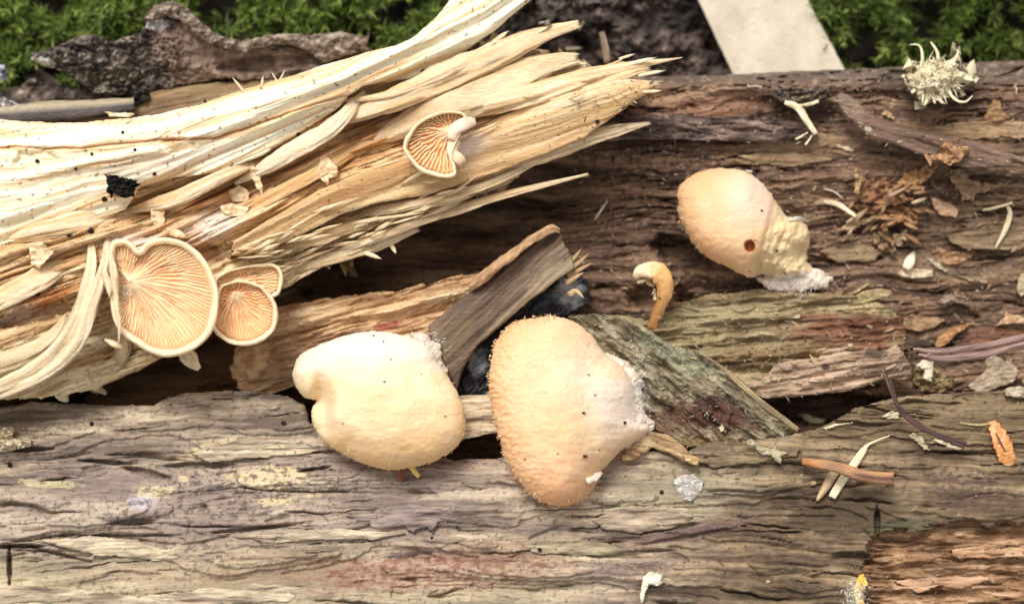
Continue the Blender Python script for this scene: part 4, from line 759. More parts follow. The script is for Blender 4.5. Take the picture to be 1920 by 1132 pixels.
    idx = np.arange(J*nr).reshape(J, nr); a = idx; b = np.roll(idx, -1, 0)
    F = np.stack([a[:, :-1], a[:, 1:], b[:, 1:], b[:, :-1]], -1).reshape(-1, 4)
    o = mesh('gills', W(Uu, Vv, Zz).reshape(-1, 3), F if area > 0 else F[:, ::-1], cc.reshape(-1, 3), M_GILL, root); o['kind'] = 'stuff'
    reg(Uu, Vv, Zz)
    return root
b1 = gilled(q(4, (612, 250), (640, 210), (700, 204), (748, 234), (776, 264), (812, 226), (870, 200), (950, 196), (1040, 224), (1110, 274), (1165, 345), (1205, 430), (1222, 520), (1216, 620), (1190, 710), (1145, 772), (1080, 822), (1000, 852), (920, 862), (850, 842), (780, 806), (710, 758), (655, 700), (624, 620), (618, 540), (640, 480), (640, 400), (610, 330)),
       (243, 528), 168, 'largest gilled mushroom, heart shaped underside with a cream rim, on the pale wood', spacing=8.2, rimw=13, swirl=-.10, seed=701, tilt=(.03, .02))
b2 = gilled(q(4, (1200, 430), (1260, 385), (1380, 352), (1490, 338), (1550, 350), (1580, 400), (1574, 470), (1540, 525), (1400, 560), (1250, 540), (1205, 490)),
       (1330/2.98, 380+440/2.98), 92, 'partly hidden gilled mushroom peeking out behind the medium one', spacing=7.4, rimw=8, seed=702, tilt=(.05, 0))
b3 = gilled(q(4, (1200, 560), (1230, 470), (1300, 440), (1340, 435), (1400, 440), (1460, 465), (1510, 510), (1540, 560), (1553, 620), (1545, 680), (1510, 740), (1440, 785), (1360, 800), (1280, 785), (1220, 745), (1180, 690), (1180, 630)),
       (1315/2.98, 380+510/2.98), 122, 'medium round gilled mushroom right of the heart shaped one', spacing=7.4, rimw=9, swirl=.06, seed=703, ramps=((242, 178, 126), (253, 220, 180)), tilt=(.03, .03))
b4 = gilled(q(2, (345, 810), (365, 760), (420, 690), (490, 645), (560, 622), (640, 620), (690, 640), (700, 700), (660, 760), (630, 830), (620, 880), (640, 930), (640, 975), (600, 995), (520, 985), (440, 955), (385, 900), (352, 850)),
       (640+610/2.98, 735/2.98), 172, 'small fan shaped gilled mushroom high on the splintered wood', spacing=9.5, rimw=8, swirl=.08, seed=704, ramps=((245, 184, 126), (255, 232, 198)), dep=8, dish=10)
strip('stem', [(852, 262, 160, 24, 20), (848, 285, 166, 20, 18), (862, 300, 164, 22, 20), (868, 308, 158, 18, 18)], M_CAP, (252, 228, 204), (244, 208, 170), parent=b4, seed=31, ridge=.1, taper=(1, .8))
strip('stem', [(892, 228, 158, 18, 14), (872, 232, 172, 24, 18), (852, 244, 174, 22, 18), (846, 262, 168, 18, 16)], M_CAP, (252, 226, 206), (246, 210, 180), parent=b4, seed=32, ridge=.15, taper=(.7, 1))
fluff(236, 545, 14, 20, 260, 5, b1, 2, (252, 236, 222)); fluff(862, 250, 26, 26, 400, 6, b4, 2, (252, 238, 228))
# splinters that overlap the heart shaped one
for i, pts in enumerate(([(206, 470, 176, 12, 12), (212, 510, 186, 14, 12), (218, 560, 190, 10, 9), (224, 610, 190, 8, 7), (222, 645, 186, 3, 3)], [(194, 508, 172, 14, 10), (204, 540, 182, 12, 9), (206, 560, 182, 3, 3)], [(338, 642, 120, 18, 12), (352, 668, 118, 28, 14), (374, 692, 112, 20, 10)], [(196, 636, 130, 5, 4), (215, 645, 138, 12, 6), (232, 652, 132, 8, 6)])):
    strip('splinter', pts, M_PALE, (240, 222, 188), (206, 180, 140), parent=pale, K=12, ridge=.4, ls=24, seed=560+i, taper=(.7, .5), jag=3)

# ================================================================ DEBRIS
def chip(name, pts, c1, c2, label, cat, group=None, lift=3, thick=6, curl=0, m=None, seed=None, z=None, step=1.3, am=.5, ang=0):
    P = np.array(pts, float); cx, cy = P.mean(0); sd = seed or int(cx+cy); z0 = z if z is not None else top(cx, cy, 10, .85)+thick*.6+lift
    R = max(6, np.ptp(P, 0).max()/2)
    o = relief(name, m or M_CHIP, pts, lambda U, V, d: z0+curl*(((U-cx)**2+(V-cy)**2)/R**2)+fbm(U/18, V/14, 4, sd, .6)*15*am+fbm(U/40, (V+.3*U)/4, 3, sd+1)*3*am,
               lambda U, V, d, zz: mix(mix(lin(c1), lin(c2), .5+fbm(U/22, V/7, 4, sd+2, .65)*1.8), lin(c2)*.55, sm(.25, .5, fbm(U/7, V/5, 3, sd+3))*.6), step=step, thick=thick, round_=3, warp=(5, 14, 7, 20), seed=sd, under=.1)
    return props(o, label, cat, group)
def twig(name, pts, c1, c2, label, cat, group=None, m=None, **k):
    o = strip(name, pts, m or M_CHIP, c1, c2, **k); return props(o, label, cat, group)
PC, PT = (246, 236, 208), (212, 190, 148)
# white fibrous tuft
tf = empty('fibre_tuft', 1758, 150, -60, 'white ragged tuft of wood fibres on the upper right log edge', 'fibre tuft')
def ztf(U, V, d): return 14+28*np.clip(d/30, 0, 1)+fbm(U/16, V/16, 4, 901)*26+np.abs(fbm(U/7, V/7, 3, 902))*12
relief('tuft_body', M_FUZZ, q(3, (1255, 430), (1290, 400), (1285, 350), (1330, 370), (1380, 330), (1440, 350), (1500, 330), (1540, 300), (1545, 390), (1600, 410), (1635, 455), (1560, 470), (1500, 500), (1470, 545), (1420, 535), (1380, 560), (1350, 590), (1310, 540), (1280, 500)), ztf,
       lambda U, V, d, z: mix(lin((238, 228, 196)), lin((206, 194, 156)), .5+fbm(U/12, V/12, 4, 9)*1.4), step=1.3, thick=40, round_=10, warp=(16, 14, 14, 0), parent=tf, under=.5)
for i, pts in enumerate((q(3, (1330, 380), (1340, 310), (1320, 255), (1270, 250)), q(3, (1430, 340), (1420, 285), (1385, 235)), q(3, (1500, 370), (1530, 320), (1540, 275)), q(3, (1560, 430), (1600, 445), (1635, 450)), q(3, (1480, 510), (1530, 560), (1580, 570), (1620, 535)), q(3, (1420, 530), (1440, 565), (1470, 580)), q(3, (1370, 550), (1350, 590)), q(3, (1300, 500), (1280, 520)),
                         q(3, (1450, 370), (1500, 350), (1530, 380)), q(3, (1400, 540), (1410, 580)), q(3, (1290, 440), (1255, 430)), q(3, (1350, 420), (1420, 400), (1500, 440)), q(3, (1320, 480), (1380, 500), (1460, 480)))):
    strip('fibre', [(u, v, 18+4*((j % 2))+j*2, 7-1.3*j, 6-j) for j, (u, v) in enumerate(pts)], M_FUZZ, (246, 238, 208), (216, 204, 166), parent=tf, K=8, seed=i, ls=10, ridge=.4, taper=(1, .5))
rs2 = np.random.RandomState(3); nn = 200; aa = rs2.uniform(0, 6.28, nn); rr_ = np.sqrt(rs2.uniform(0, 1, nn))*46; uu = 1758+rr_*np.cos(aa)*.95; vv = 148+rr_*np.sin(aa)*.8; zz_ = np.array([top(a_, b_, 4, .6) for a_, b_ in zip(uu, vv)]); ok = zz_ > -4; dd_ = np.stack([np.cos(aa)*.5+rs2.normal(size=nn), np.sin(aa)*.5+rs2.normal(size=nn), rs2.uniform(-.1, .4, nn)], -1)
o = hairs('loose_fibres', np.stack([uu, vv, zz_], -1)[ok], dd_[ok], rs2.uniform(6, 16, nn)[ok], rs2.uniform(2, 5, nn)[ok], lin((240, 230, 200))*rs2.uniform(.7, 1, (ok.sum(), 1)), M_FUZZ, tf, bend=.8, seed=3); o['kind'] = 'stuff'
# forked splinter
fs = empty('forked_splinter', 1505, 225, -20, 'pale forked splinter lying just under the small dark bark scrap', 'splinter')
for pts, w_ in ((q(3, (570, 572), (640, 600), (690, 670), (745, 750)), 12), (q(3, (640, 590), (700, 585), (760, 565)), 6), (q(3, (700, 740), (660, 765), (630, 780)), 4), (q(3, (725, 755), (705, 785), (685, 810)), 4)):
    strip('prong', [(u, v, 0+j, w_*(1.1 if 0 < j < 3 else .7), 7) for j, (u, v) in enumerate(pts)], M_CHIP, (244, 236, 204), (196, 176, 130), parent=fs, K=10, seed=int(pts[0][0]), ls=12)
chip('thin_splinter', q(3, (860, 810), (900, 815), (965, 835), (950, 848), (900, 835), (862, 822)), PC, PT, 'thin white sliver below the curved bark strip start', 'splinter', lift=1, thick=4)
chip('thin_splinter', q(3, (360, 476), (445, 480), (445, 490), (370, 486)), PC, PT, 'tiny horizontal sliver just below the card strip', 'splinter', lift=1, thick=4)
# shavings pile
sp = empty('shaving_pile', 1670, 380, -60, 'curled orange brown bark shavings heaped under the curved bark strip', 'shavings')
SH = [(q(3, (1380, 900), (1440, 840), (1460, 800), (1510, 790), (1530, 820), (1590, 815), (1600, 860), (1560, 890), (1490, 930), (1440, 900)), (196, 158, 118), (152, 112, 80), 20),
      (q(3, (1200, 1020), (1240, 970), (1330, 940), (1390, 905), (1430, 930), (1390, 980), (1330, 1040), (1260, 1080), (1210, 1070)), (200, 158, 112), (150, 110, 76), 16),
      (q(3, (970, 1000), (1010, 990), (1080, 1000), (1180, 990), (1220, 1030), (1240, 1090), (1290, 1120), (1200, 1150), (1100, 1140), (1000, 1130), (970, 1080)), (178, 134, 98), (128, 92, 66), 8),
      (q(3, (1490, 960), (1560, 940), (1600, 1000), (1680, 1020), (1780, 1040), (1720, 1070), (1640, 1080), (1620, 1130), (1560, 1110), (1520, 1040)), (200, 172, 136), (156, 124, 94), 10),
      (q(6, (950, 20), (1060, -20), (1200, 0), (1300, 40), (1330, 90), (1240, 100), (1180, 60), (1080, 70), (1000, 60)), (170, 126, 92), (116, 84, 62), 4),
      (q(6, (1110, 140), (1150, 70), (1230, 60), (1310, 110), (1290, 140), (1220, 110), (1160, 130)), (188, 144, 102), (140, 104, 74), 12),
      (q(6, (860, 160), (890, 130), (1000, 90), (1090, 70), (1100, 95), (1000, 130), (930, 165)), (204, 178, 140), (160, 132, 100), 12),
      (q(6, (860, 190), (950, 170), (960, 200), (900, 220), (865, 215)), (206, 184, 148), (166, 140, 108), 10),
      (q(6, (1180, 180), (1250, 150), (1245, 200), (1210, 250), (1175, 230)), (216, 196, 160), (176, 150, 116), 10),
      (q(6, (1060, 190), (1090, 175), (1140, 230), (1190, 250), (1180, 290), (1120, 270), (1070, 240)), (180, 152, 116), (132, 106, 80), 6),
      (q(3, (960, 960), (990, 960), (1010, 1010), (980, 1100), (960, 1080)), (206, 176, 132), (160, 126, 90), 16)]
for i, (pts, a, b, lf) in enumerate(SH):
    P = np.array(pts); cx, cy = P.mean(0); z0 = top(cx, cy, 12, .85)+lf; R = np.ptp(P, 0).max()/2
    relief('shaving', M_CHIP, pts, lambda U, V, d, z0=z0, i=i, cx=cx, cy=cy, R=R: z0+fbm(U/14, V/14, 4, 920+i)*22+14*((U-cx)/R)**2, lambda U, V, d, z, a=a, b=b, i=i: mix(lin(a), lin(b), .5+fbm(U/12, V/8, 4, 940+i)*1.5), step=1.5, thick=12, round_=4, warp=(9, 14, 10, 0), parent=sp, seed=950+i, under=.8)
for i in range(26):
    u, v = sp_u, sp_v = (rs.uniform(1580, 1730), rs.uniform(350, 450)); a = rs.uniform(-.6, 1.4); L = rs.uniform(14, 40)
    z = top(u, v, 8, .9)+3; strip('shaving', [(u, v, z, 5, 3), (u+L*.5*math.cos(a), v-L*.5*math.sin(a), z+8, 7, 3), (u+L*math.cos(a), v-L*math.sin(a), z+2, 3, 2)], M_CHIP, ((200, 164, 122), (176, 134, 98), (220, 196, 160))[i % 3], (140, 106, 78), parent=sp, K=7, n=8, seed=i)
# individually placed bits
G1 = 'loose wood chips on the logs'
chip('wood_chip', q(3, (1110, 640), (1145, 600), (1180, 665), (1150, 660)), (206, 176, 134), (160, 130, 96), 'small triangular tan chip above the curved bark strip', 'wood chip', G1, curl=6)
chip('wood_chip', q(3, (1675, 680), (1710, 600), (1760, 530), (1790, 620), (1830, 660), (1760, 690)), (170, 136, 96), (124, 94, 64), 'upright pointed brown chip near the right edge, above the bark strip', 'wood chip', G1, curl=-8, lift=10)
chip('wood_chip', q(6, (1385, -30), (1430, -20), (1500, 10), (1540, 40), (1530, 80), (1460, 75), (1410, 40)), (226, 190, 158), (196, 154, 122), 'pinkish round chip right of the shavings heap', 'wood chip', G1, curl=6)
chip('wood_chip', q(6, (1380, 230), (1440, 250), (1480, 280), (1560, 270), (1640, 265), (1610, 310), (1540, 345), (1470, 345), (1400, 290)), (198, 160, 122), (156, 120, 88), 'tan crumpled chip right of the tiny white spike', 'wood chip', G1, am=1.2)
chip('wood_chip', q(6, (1360, 305), (1400, 320), (1480, 375), (1478, 392), (1400, 350)), (216, 206, 178), (170, 156, 124), 'pale narrow chip below the tan crumpled chip', 'wood chip', G1)
chip('wood_chip', q(6, (1520, 400), (1600, 420), (1710, 435), (1700, 452), (1600, 440)), (186, 164, 130), (140, 118, 90), 'dull narrow sliver in the middle of the right hand brown log', 'wood chip', G1)
chip('wood_chip', q(6, (900, 525), (1000, 470), (1040, 448), (1050, 458), (980, 500), (920, 530)), (206, 184, 144), (156, 132, 98), 'thin slanted tan sliver just above the olive ledge', 'wood chip', G1)
chip('wood_chip', q(6, (940, 530), (1020, 490), (1110, 478), (1165, 490), (1160, 520), (1090, 540), (1000, 570), (950, 570)), (186, 168, 126), (140, 120, 84), 'broad olive tan chip on top of the olive ledge', 'wood chip', G1, lift=6, thick=10)
chip('wood_chip', q(6, (1185, 680), (1220, 655), (1330, 640), (1430, 640), (1470, 660), (1400, 700), (1320, 720), (1240, 705)), (186, 154, 118), (142, 112, 84), 'long tan chip above the twin glossy needle', 'wood chip', G1, lift=10, thick=12)
chip('wood_chip', q(6, (1420, 560), (1470, 510), (1560, 495), (1600, 540), (1610, 590), (1560, 560), (1490, 565), (1450, 590)), (176, 154, 136), (128, 108, 94), 'grey curled crumb at the right of the log above the tan chip', 'wood chip', G1, lift=14, am=2)
chip('wood_chip', q(6, (1740, 690), (1800, 640), (1800, 610), (1907, 640), (1960, 650), (1960, 680), (1850, 675)), (216, 180, 146), (176, 140, 108), 'pinkish branched chip at the right edge above the rusty scale', 'wood chip', G1, lift=12)
chip('rusty_scale', q(6, (1520, 800), (1600, 730), (1720, 695), (1850, 690), (1960, 700), (1960, 800), (1800, 830), (1600, 830)), (140, 98, 74), (104, 74, 58), 'broad rusty red bud scale under the twin glossy needle', 'bud scale', lift=4, curl=-10, m=M_CHIP)
chip('amber_scale', q(6, (1405, 800), (1430, 745), (1500, 700), (1600, 675), (1590, 700), (1520, 740), (1480, 790), (1430, 810)), (190, 144, 92), (150, 106, 64), 'amber orange curled scale left of the rusty one', 'bud scale', lift=10, thick=14, m=M_SEED)
chip('leaf_fragment', q(6, (1600, 1020), (1660, 970), (1700, 930), (1690, 880), (1740, 850), (1800, 880), (1860, 910), (1880, 960), (1840, 1010), (1760, 1030), (1700, 1060), (1640, 1060)), (190, 172, 148), (150, 132, 110), 'dry grey tan leaf fragment below the twin glossy needle', 'leaf', lift=10, curl=8)
chip('leaf_fragment', q(6, (1290, 900), (1330, 880), (1400, 900), (1450, 960), (1520, 980), (1500, 1030), (1440, 1062), (1340, 1050), (1290, 1010)), (176, 156, 112), (130, 110, 76), 'crumpled olive leaf fragment beside the layered flake', 'leaf', lift=6, am=2)
chip('white_crumb', q(6, (1300, 905), (1340, 880), (1400, 890), (1400, 960), (1390, 1000), (1340, 985), (1350, 940)), (240, 236, 216), (206, 196, 166), 'small white crumb on the olive leaf fragment', 'crumb', lift=12)
chip('grub_pellet', q(6, (1795, 1050), (1820, 1030), (1880, 1025), (1950, 1040), (1950, 1085), (1860, 1090), (1805, 1075)), (206, 194, 168), (160, 146, 122), 'pale knobbly pellet at the right edge under the leaf fragment', 'pellet', lift=8, thick=14, curl=-8)
chip('wood_chip', q(6, (1860, 490), (1885, 400), (1920, 390), (1930, 500), (1890, 525)), (206, 192, 158), (160, 146, 112), 'pale nub at the far right edge of the brown log', 'wood chip', G1, thick=12)
chip('wood_chip', q(3, (1850, 480), (1865, 475), (1870, 520), (1858, 515)), PC, PT, 'tiny pale fleck near the right edge by the tuft', 'wood chip', G1, lift=1, thick=3)
twig('thin_splinter', [(1888, 384, None, 5, 5), (1894, 400, None, 9, 6), (1885, 430, None, 10, 6), (1866, 466, None, 3, 4)], PC, PT, 'bent white splinter standing near the right edge', 'splinter', seed=3, lift=6)
twig('thin_splinter', [(1842, 394, None, 3, 3), (1870, 388, None, 5, 4), (1898, 380, None, 4, 4)], PC, PT, 'thin horizontal sliver meeting the bent white splinter', 'splinter', seed=4, lift=6)
twig('thin_splinter', [(1545, 378, None, 6, 5), (1572, 384, None, 10, 6), (1605, 406, None, 6, 5)], PC, PT, 'white slanted splinter at the left foot of the shavings', 'splinter', seed=5, lift=4)
twig('thin_splinter', [(1545, 354, None, 2, 2), (1565, 360, None, 3, 3), (1582, 374, None, 2, 2)], PC, PT, 'hair thin curved fibre above the white slanted splinter', 'splinter', seed=6, lift=4)
twig('thin_splinter', [(1115, 412, None, 3, 3), (1127, 394, None, 5, 4), (1139, 376, None, 2, 2)], PC, PT, 'lone tiny pale sliver on the dark brown wood left of the holed cap', 'splinter', seed=7, lift=2)
sk = empty('spike_mushroom', 1706, 500, -90, 'tiny white pointed mushroom spike on a pale crumb, right side', 'mushroom', 'mushroom fruiting bodies on the wood')
strip('spike', [(1698, 504, None, 16, 14), (1706, 490, None, 20, 18), (1714, 472, None, 8, 8)], M_CAP, (254, 244, 216), (250, 232, 192), parent=sk, seed=1, ridge=.08, lift=4, taper=(1, .5))
relief('crumb_base', M_CHIP, q(6, (1200, 390), (1240, 360), (1320, 370), (1400, 375), (1400, 410), (1340, 425), (1250, 420), (1210, 410)), lambda U, V, d: top(1710, 512, 8, .7)+8+fbm(U/10, V/10, 3, 4)*8, lambda U, V, d, z: mix(lin((236, 224, 196)), lin((190, 160, 126)), .5+fbm(U/9, V/7, 3, 5)*1.4), step=1.4, thick=10, round_=3, parent=sk)
# twin needle & dark needle
nd = empty('pine_needle', 1810, 655, 10, 'pair of glossy purplish pine needles reaching in from the right edge', 'pine needle')
for dvv, pts in ((0, [(1712, 654), (1760, 658), (1830, 650), (1900, 636), (1990, 612)]), (1, [(1722, 664), (1770, 671), (1840, 665), (1910, 648), (1990, 628)])):
    strip('needle', [(u, v, 36-dvv*3, 5 if j == 0 else 12, 8) for j, (u, v) in enumerate(pts)], M_NEEDLE, (170, 140, 132), (96, 66, 54), parent=nd, K=12, seed=dvv, ls=80, ridge=.1)
dn = empty('pine_needle', 1720, 780, 20, 'dark purple glossy pine needles bent down to the right over the log', 'pine needle')
for k_, pts in enumerate(([(1655, 690), (1672, 735), (1690, 772), (1730, 804), (1775, 820), (1812, 832)], [(1668, 712), (1684, 760), (1716, 790), (1760, 818), (1808, 838)])):
    strip('needle', [(u, v, (50, 50, 44, 42, 36, 32)[j]-k_*3, 8, 7) for j, (u, v) in enumerate(pts)], M_NEEDLE, (96, 62, 52), (50, 32, 32), parent=dn, K=10, seed=k_+5, ls=60, ridge=.15)
# crossed twigs
twig('pale_splinter', [(1532, 938, None, 6, 6), (1548, 912, None, 16, 8), (1562, 890, None, 18, 8), (1574, 876, None, 10, 6)], (226, 202, 164), (176, 146, 112), 'tan flaky splinter under the crossed twigs, pointing down left', 'splinter', seed=21, jag=4, lift=3)
twig('pale_splinter', [(1560, 932, None, 14, 7), (1578, 902, None, 16, 8), (1600, 872, None, 15, 8), (1618, 846, None, 12, 6), (1630, 832, None, 5, 4), (1668, 816, None, 2, 2)], (250, 238, 206), (226, 206, 164), 'long white splinter crossing beneath the tan twig', 'splinter', seed=22, lift=6)
tw = twig('short_twig', [(1504, 864, None, 13, 12), (1530, 868, 46, 18, 16), (1570, 876, 50, 22, 18), (1610, 890, 50, 22, 18), (1650, 896, 46, 24, 16), (1676, 897, 40, 24, 14)], (206, 160, 112), (150, 110, 84), 'tan broken twig lying across two pale splinters at lower right', 'twig', seed=23, lift=8, ls=50,
          cfun=lambda U, V, s, A: mix(mix(mix(lin((228, 158, 92)), lin((196, 150, 108)), sm(.05, .25, s)), lin((150, 114, 88)), .5+fbm(s*4, A, 3, 5)), lin((88, 60, 62)), (1-sm(.15, .5, np.abs(np.cos(A))))*sm(.5, .65, s)*sm(-.2, .3, np.sin(A))))
chip('seed_scale', q(9, (1705, 115), (1745, 102), (1800, 160), (1840, 230), (1864, 310), (1852, 358), (1810, 368), (1768, 335), (1738, 255), (1716, 180)), (222, 164, 104), (198, 134, 78), 'bright orange seed scale with a dark stripe at the lower right', 'seed scale', lift=8, thick=12, curl=-8, m=M_SEED, am=.2)
strip('stripe', [(1868, 812, None, 2, 2), (1876, 830, None, 5, 2), (1885, 846, None, 2, 1)], M_WET, (130, 76, 44), (96, 54, 34), parent=bpy.data.objects['seed_scale'], seed=1, K=8, lift=-.6)
twig('root_fibre', [(1800, 792, None, 3, 3), (1830, 796, None, 4, 3), (1858, 794, None, 3, 3)], (206, 186, 140), (160, 140, 100), 'thin tan fibre touching the top of the orange seed scale', 'fibre', seed=2, lift=2)
chip('star_flake', q(9, (352, 225), (385, 210), (430, 250), (500, 268), (520, 238), (535, 275), (590, 290), (548, 310), (552, 355), (520, 330), (490, 300), (440, 300), (410, 265)), (196, 188, 156), (160, 150, 118), 'grey green star shaped flake below the lichen covered slab', 'flake', lift=5, thick=6)
chip('clear_flake', q(9, (-50, 440), (-10, 412), (60, 405), (110, 440), (115, 490), (80, 530), (40, 560), (0, 545), (-40, 500)), (238, 234, 226), (206, 200, 190), 'shiny translucent whitish flake right of the largest cap', 'flake', lift=1, thick=3, m=mat('clear_flake', .25, 70, .1, .3, 1500, .08, coat=.5, spec=.5, trans=.5), am=.35)
chip('white_chip', q(8, (1690, 975), (1720, 950), (1760, 960), (1790, 965), (1790, 1020), (1760, 1032), (1720, 1020), (1700, 1060), (1690, 1120), (1678, 1125), (1668, 1090), (1680, 1020)), (254, 248, 228), (232, 216, 180), 'bright white flag shaped chip at the bottom centre right', 'wood chip', G1, lift=6, thick=7)
yf = empty('yellow_fungus', 1612, 1100, 0, 'small bright yellow fungus with white fuzz in the crack at bottom right', 'fungus')
relief('fungus_body', M_CAP, q(9, (960, 1030), (985, 970), (1010, 960), (1030, 1000), (1040, 1020), (1005, 1050), (1000, 1090), (1020, 1132), (980, 1150), (960, 1100)), lambda U, V, d: 28+fbm(U/9, V/9, 3, 4)*9, lambda U, V, d, z: mix(lin((236, 178, 56)), lin((226, 206, 110)), .5+fbm(U/8, V/8, 3, 5)*1.5), step=1.3, thick=20, round_=6, parent=yf)
fluff(1604, 1112, 20, 26, 900, 8, yf, 6, (240, 236, 226))
for i, (pts, lb) in enumerate(((q(9, (650, 72), (690, 68), (740, 90), (800, 100), (790, 125), (730, 125), (680, 105)), 'pale green chip lying at the lip of the dark slot'), (q(9, (1120, 85), (1160, 55), (1205, 65), (1215, 98), (1160, 102)), 'cream chip left of the dark pine needles'), (q(9, (1265, 190), (1290, 178), (1330, 195), (1370, 250), (1380, 275), (1350, 270), (1310, 230)), 'white chip under the dark pine needles'), (q(9, (1395, 215), (1420, 210), (1500, 245), (1558, 262), (1545, 272), (1470, 250)), 'white sliver tucked along the tip of the dark pine needles'),
                        (q(9, (780, 150), (850, 125), (950, 122), (880, 135), (800, 160)), 'thin pale sliver right of the dark slot'), (q(9, (195, 150), (225, 130), (240, 165), (215, 170)), 'tiny white fleck on the red brown part of the slab'), (q(9, (0, 300), (60, 300), (98, 320), (80, 360), (20, 340)), 'tan papery chip between the slab and the grey log'), (q(9, (715, 450), (738, 440), (742, 465), (720, 468)), 'tiny yellow crumb beside the crossed twigs'))):
    chip('wood_chip', pts, (240, 230, 200) if i not in (6, 7) else (196, 156, 100), (196, 180, 140), lb, 'wood chip', G1, lift=3, thick=6)
chip('wood_curl', q(7, (-60, 150), (60, 142), (90, 160), (60, 200), (110, 215), (170, 210), (170, 250), (90, 270), (0, 285), (-60, 280)), (226, 212, 184), (180, 162, 132), 'curled pale flake at the left edge on the grey log', 'wood flake', lift=12, thick=16, am=2.0)
# dark crumbs on the pale wood
dc = empty('soil_crumb', 228, 350, 100, 'black lumpy soil crumb resting on the pale wood at left', 'soil crumb')
relief('crumb', M_SOIL, [(198, 332), (212, 326), (228, 332), (240, 334), (256, 338), (250, 356), (252, 368), (232, 372), (212, 362), (202, 348)], lambda U, V, d: 142+np.abs(fbm(U/9, V/9, 4, 3, .6))*34, lambda U, V, d, z: mix(lin((52, 48, 46)), lin((24, 22, 22)), .5+fbm(U/6, V/6, 3, 3)*1.5), step=1.2, thick=34, round_=10, warp=(8, 8, 8, 0), parent=dc, under=.4)
def crumb(u, v, r, label, sd, col=(46, 36, 36), grp='dark crumbs on the pale wood'):
    z = top(u, v, 4, .7); o = strip('dark_crumb', [(u-r, v-r*.3, z+r*.3, r*1.4, r), (u, v, z+r*.5, r*1.9, r*1.3), (u+r, v+r*.3, z+r*.3, r*1.2, r)], M_SOIL, col, tuple(int(c*.6) for c in col), K=9, n=9, ridge=.6, ls=r, seed=sd, taper=(.4, .4)); props(o, label, 'crumb', grp)
CRL = ['largest round one left of the crotch of the splintered branch', 'below the torn splinter that points at the top', 'just left of the fork between two long splinters', 'upper of the close pair near the splinter tips', 'lower of the close pair near the splinter tips', 'beside the small black tangle at the left', 'on top of the upright strand at the left', "at the black tangle's thin end", 'directly below the black soil crumb', 'in the tan groove at the far left', 'in the middle of the long diagonal splinter', 'on the white limb just right of the soil crumb', 'at the right edge of the white limb near the frame top', 'highest on the right edge of the white limb', 'on the lower pointed board near its tip', 'on the white limb above the soil crumb', 'near the upper edge of the white limb', 'on the upper left of the white limb', 'on the white limb left of the soil crumb', 'leftmost on the smooth white limb', 'near the crack on the left limb', 'next to the dark soil at the frame top', 'in the crotch beside the dark soil', 'tiny, touching the crumb by the fork', 'tiny, between the small fan mushroom and the tips']
for i, (u, v, r) in enumerate(((795, 136, 6), (904, 152, 4.5), (844, 178, 4.5), (998, 112, 4.5), (991, 122, 3.5), (130, 442, 4), (170, 432, 6), (160, 424, 4), (196, 373, 5), (70, 550, 5), (560, 253, 5), (290, 326, 3.5), (953, 50, 6), (965, 35, 5), (1120, 228, 4), (253, 281, 3), (384, 190, 3), (230, 248, 3), (142, 317, 3), (70, 302, 4), (172, 289, 3), (1005, 35, 4), (940, 60, 4), (842, 186, 2.5), (940, 190, 3))):
    crumb(u, v, r, 'dark crumb '+CRL[i], i)
CR2 = ["right of the largest cap's foot", 'below the gap between the two big caps', 'left of centre under the pale cap', "below the largest cap's tip", 'beside the torn corner of the largest cap', 'on the lichened slab', 'near the top left edge', 'near the upper edge left of the pale cap', 'at the far left edge', 'pale one near the bottom right']
for i, (u, v, r) in enumerate(((1241, 922, 4), (857, 988, 3), (810, 1008, 3), (1012, 1030, 4), (1172, 792, 3), (1258, 764, 4), (172, 794, 4), (532, 793, 5), (18, 870, 5), (1440, 1090, 4))):
    crumb(u, v, r, 'small speck on the grey log, '+CR2[i], 60+i, (60, 48, 50) if i < 9 else (240, 230, 200), 'dark specks on the grey log')
# pale lichen flakes on the soil at top, clods and a straw
for i, pts in enumerate((q(2, (1090, 70), (1180, 60), (1220, 80), (1170, 120), (1100, 100)), q(2, (1150, 10), (1230, 0), (1260, 40), (1200, 60)), q(2, (1080, 0), (1140, -20), (1150, 40), (1100, 50)), q(2, (1280, 10), (1400, 0), (1460, 10), (1380, 30), (1300, 40)), q(2, (1100, 125), (1160, 110), (1170, 135), (1120, 145)))):
    chip('lichen_flake', pts, (168, 158, 146), (112, 104, 96), 'grey lichen flake on the dark soil, '+('largest, lowest of the cluster', 'upper middle one', 'at the frame edge beside the branch', 'rightmost one at the frame top', 'small one right above the splinter')[i], 'lichen flake', 'grey lichen flakes on the soil', lift=6, am=2)
twig('dry_stalk', [(1128, 60, -90, 10, 8), (1135, 90, -80, 14, 9), (1138, 118, -80, 12, 8)], (168, 146, 120), (122, 102, 84), 'short tan stalk standing in the dark soil above the splinter tips', 'stalk', seed=3)
chip('mushroom_scrap', q(1, (-60, 560), (20, 540), (70, 570), (100, 580), (160, 590), (150, 620), (80, 636), (0, 636), (-60, 640)), (226, 222, 224), (160, 150, 150), 'whitish scrap at the left edge above the pale branch', 'bark scrap', lift=8, thick=12, am=2)
chip('mushroom_scrap', q(1, (-60, 370), (20, 365), (45, 400), (30, 450), (-60, 470)), (206, 210, 224), (130, 128, 140), 'bluish white scrap at the left edge in front of the moss', 'bark scrap', z=-40, thick=20, am=2)
chip('thin_splinter', q(1, (582, 622), (640, 632), (700, 628), (755, 640), (720, 655), (620, 652), (600, 640)), PC, PT, 'short cream splinter lying on the dark stick', 'splinter', lift=2, thick=6)
chip('bark_scrap', q(1, (728, 560), (760, 500), (830, 510), (840, 550), (800, 580), (740, 600)), (70, 62, 58), (38, 34, 34), 'small black bark knob at the end of the dark stick', 'bark scrap', lift=6, thick=14, am=2)
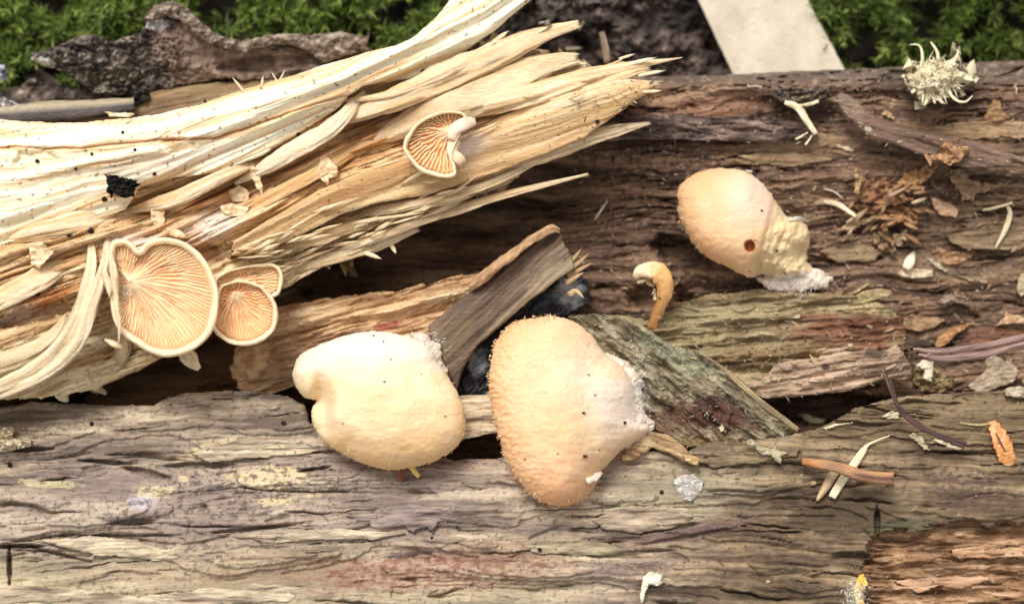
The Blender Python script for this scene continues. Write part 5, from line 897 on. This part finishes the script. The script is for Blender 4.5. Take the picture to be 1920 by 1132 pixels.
# torn shreds in the pale wood pocket
for i, pts in enumerate((q(1, (1385, 905), (1420, 910), (1450, 980), (1470, 1050), (1468, 1090), (1430, 1050), (1400, 970)), q(1, (1770, 940), (1800, 870), (1840, 880), (1885, 940), (1890, 980), (1840, 1000), (1830, 1040), (1790, 1000)), q(1, (1270, 1070), (1340, 1030), (1400, 1080), (1380, 1130), (1300, 1130)),
                         q(4, (830, 10), (920, 30), (925, 90), (890, 170), (850, 110)), q(4, (930, 140), (1000, 150), (1060, 200), (1000, 200), (940, 180)), q(4, (1230, 20), (1300, 0), (1390, 30), (1370, 70), (1300, 80), (1250, 60)), q(4, (160, 230), (240, 220), (300, 280), (220, 370), (170, 340)))):
    P = np.array(pts); cx, cy = P.mean(0); z0 = top(cx, cy, 12, .9)+4
    relief('shred', M_PALE, pts, lambda U, V, d, z0=z0, i=i: z0+fbm(U/20, V/14, 3, 970+i)*9, lambda U, V, d, z, i=i: mix(lin((246, 228, 194)), lin((214, 178, 130)), .5+fbm(U/12, V/8, 4, 980+i)*1.4), step=1.5, thick=10, round_=3, warp=(5, 12, 10, 0), parent=pale, seed=990+i, under=.3)
# fine litter that nobody could count
def litter(name, box, n, cols, label, seed, ln=(4, 12), wd=(1.5, 3)):
    rs = np.random.RandomState(seed); u = rs.uniform(box[0], box[2], n); v = rs.uniform(box[1], box[3], n); dz = (ZB-ZBASE)[((v-ZV0)/ZN).astype(int), ((u-ZU0)/ZN).astype(int)]; u = u[dz < 1]; v = v[dz < 1]; n = len(u); z = np.array([top(a, b, 3, .6) for a, b in zip(u, v)])+1.5
    d = rs.normal(size=(n, 3)); d[:, 0] *= 2; d[:, 2] = np.abs(d[:, 2])*.35; k = rs.randint(len(cols), size=n)
    o = hairs(name, np.stack([u, v, z], -1), d, rs.uniform(*ln, n), rs.uniform(*wd, n), np.array([lin(cols[i]) for i in k])*rs.uniform(.6, 1, (n, 1)), M_CHIP, bend=.3, seed=seed)
    return props(o, label, 'litter', kind='stuff')
litter('fine_litter', (1080, 150, 2100, 760), 3600, [(190, 160, 124), (150, 118, 88), (90, 66, 52), (206, 186, 152)], 'fine scattered crumbs and fibres over the brown log', 31)
litter('coarse_litter', (1480, 330, 2100, 740), 160, [(190, 160, 124), (158, 128, 98), (206, 186, 152), (120, 92, 72)], 'coarse scattered bark crumbs on the right of the brown log', 41, (10, 26), (4, 9))
litter('fine_litter', (-200, 780, 2100, 1300), 1000, [(196, 180, 150), (110, 92, 80), (90, 74, 72)], 'fine scattered fibres over the grey log', 32, (3, 9), (1.2, 2.2))
litter('fine_litter', (1060, 590, 1480, 830), 900, [(186, 184, 160), (150, 150, 124), (196, 190, 160)], 'fine pale fibres on the lichen covered slab', 33, (4, 12), (1, 2))
print('tris', sum(len(o.data.loops)-2*len(o.data.polygons) for o in sc.objects if o.type == 'MESH'))
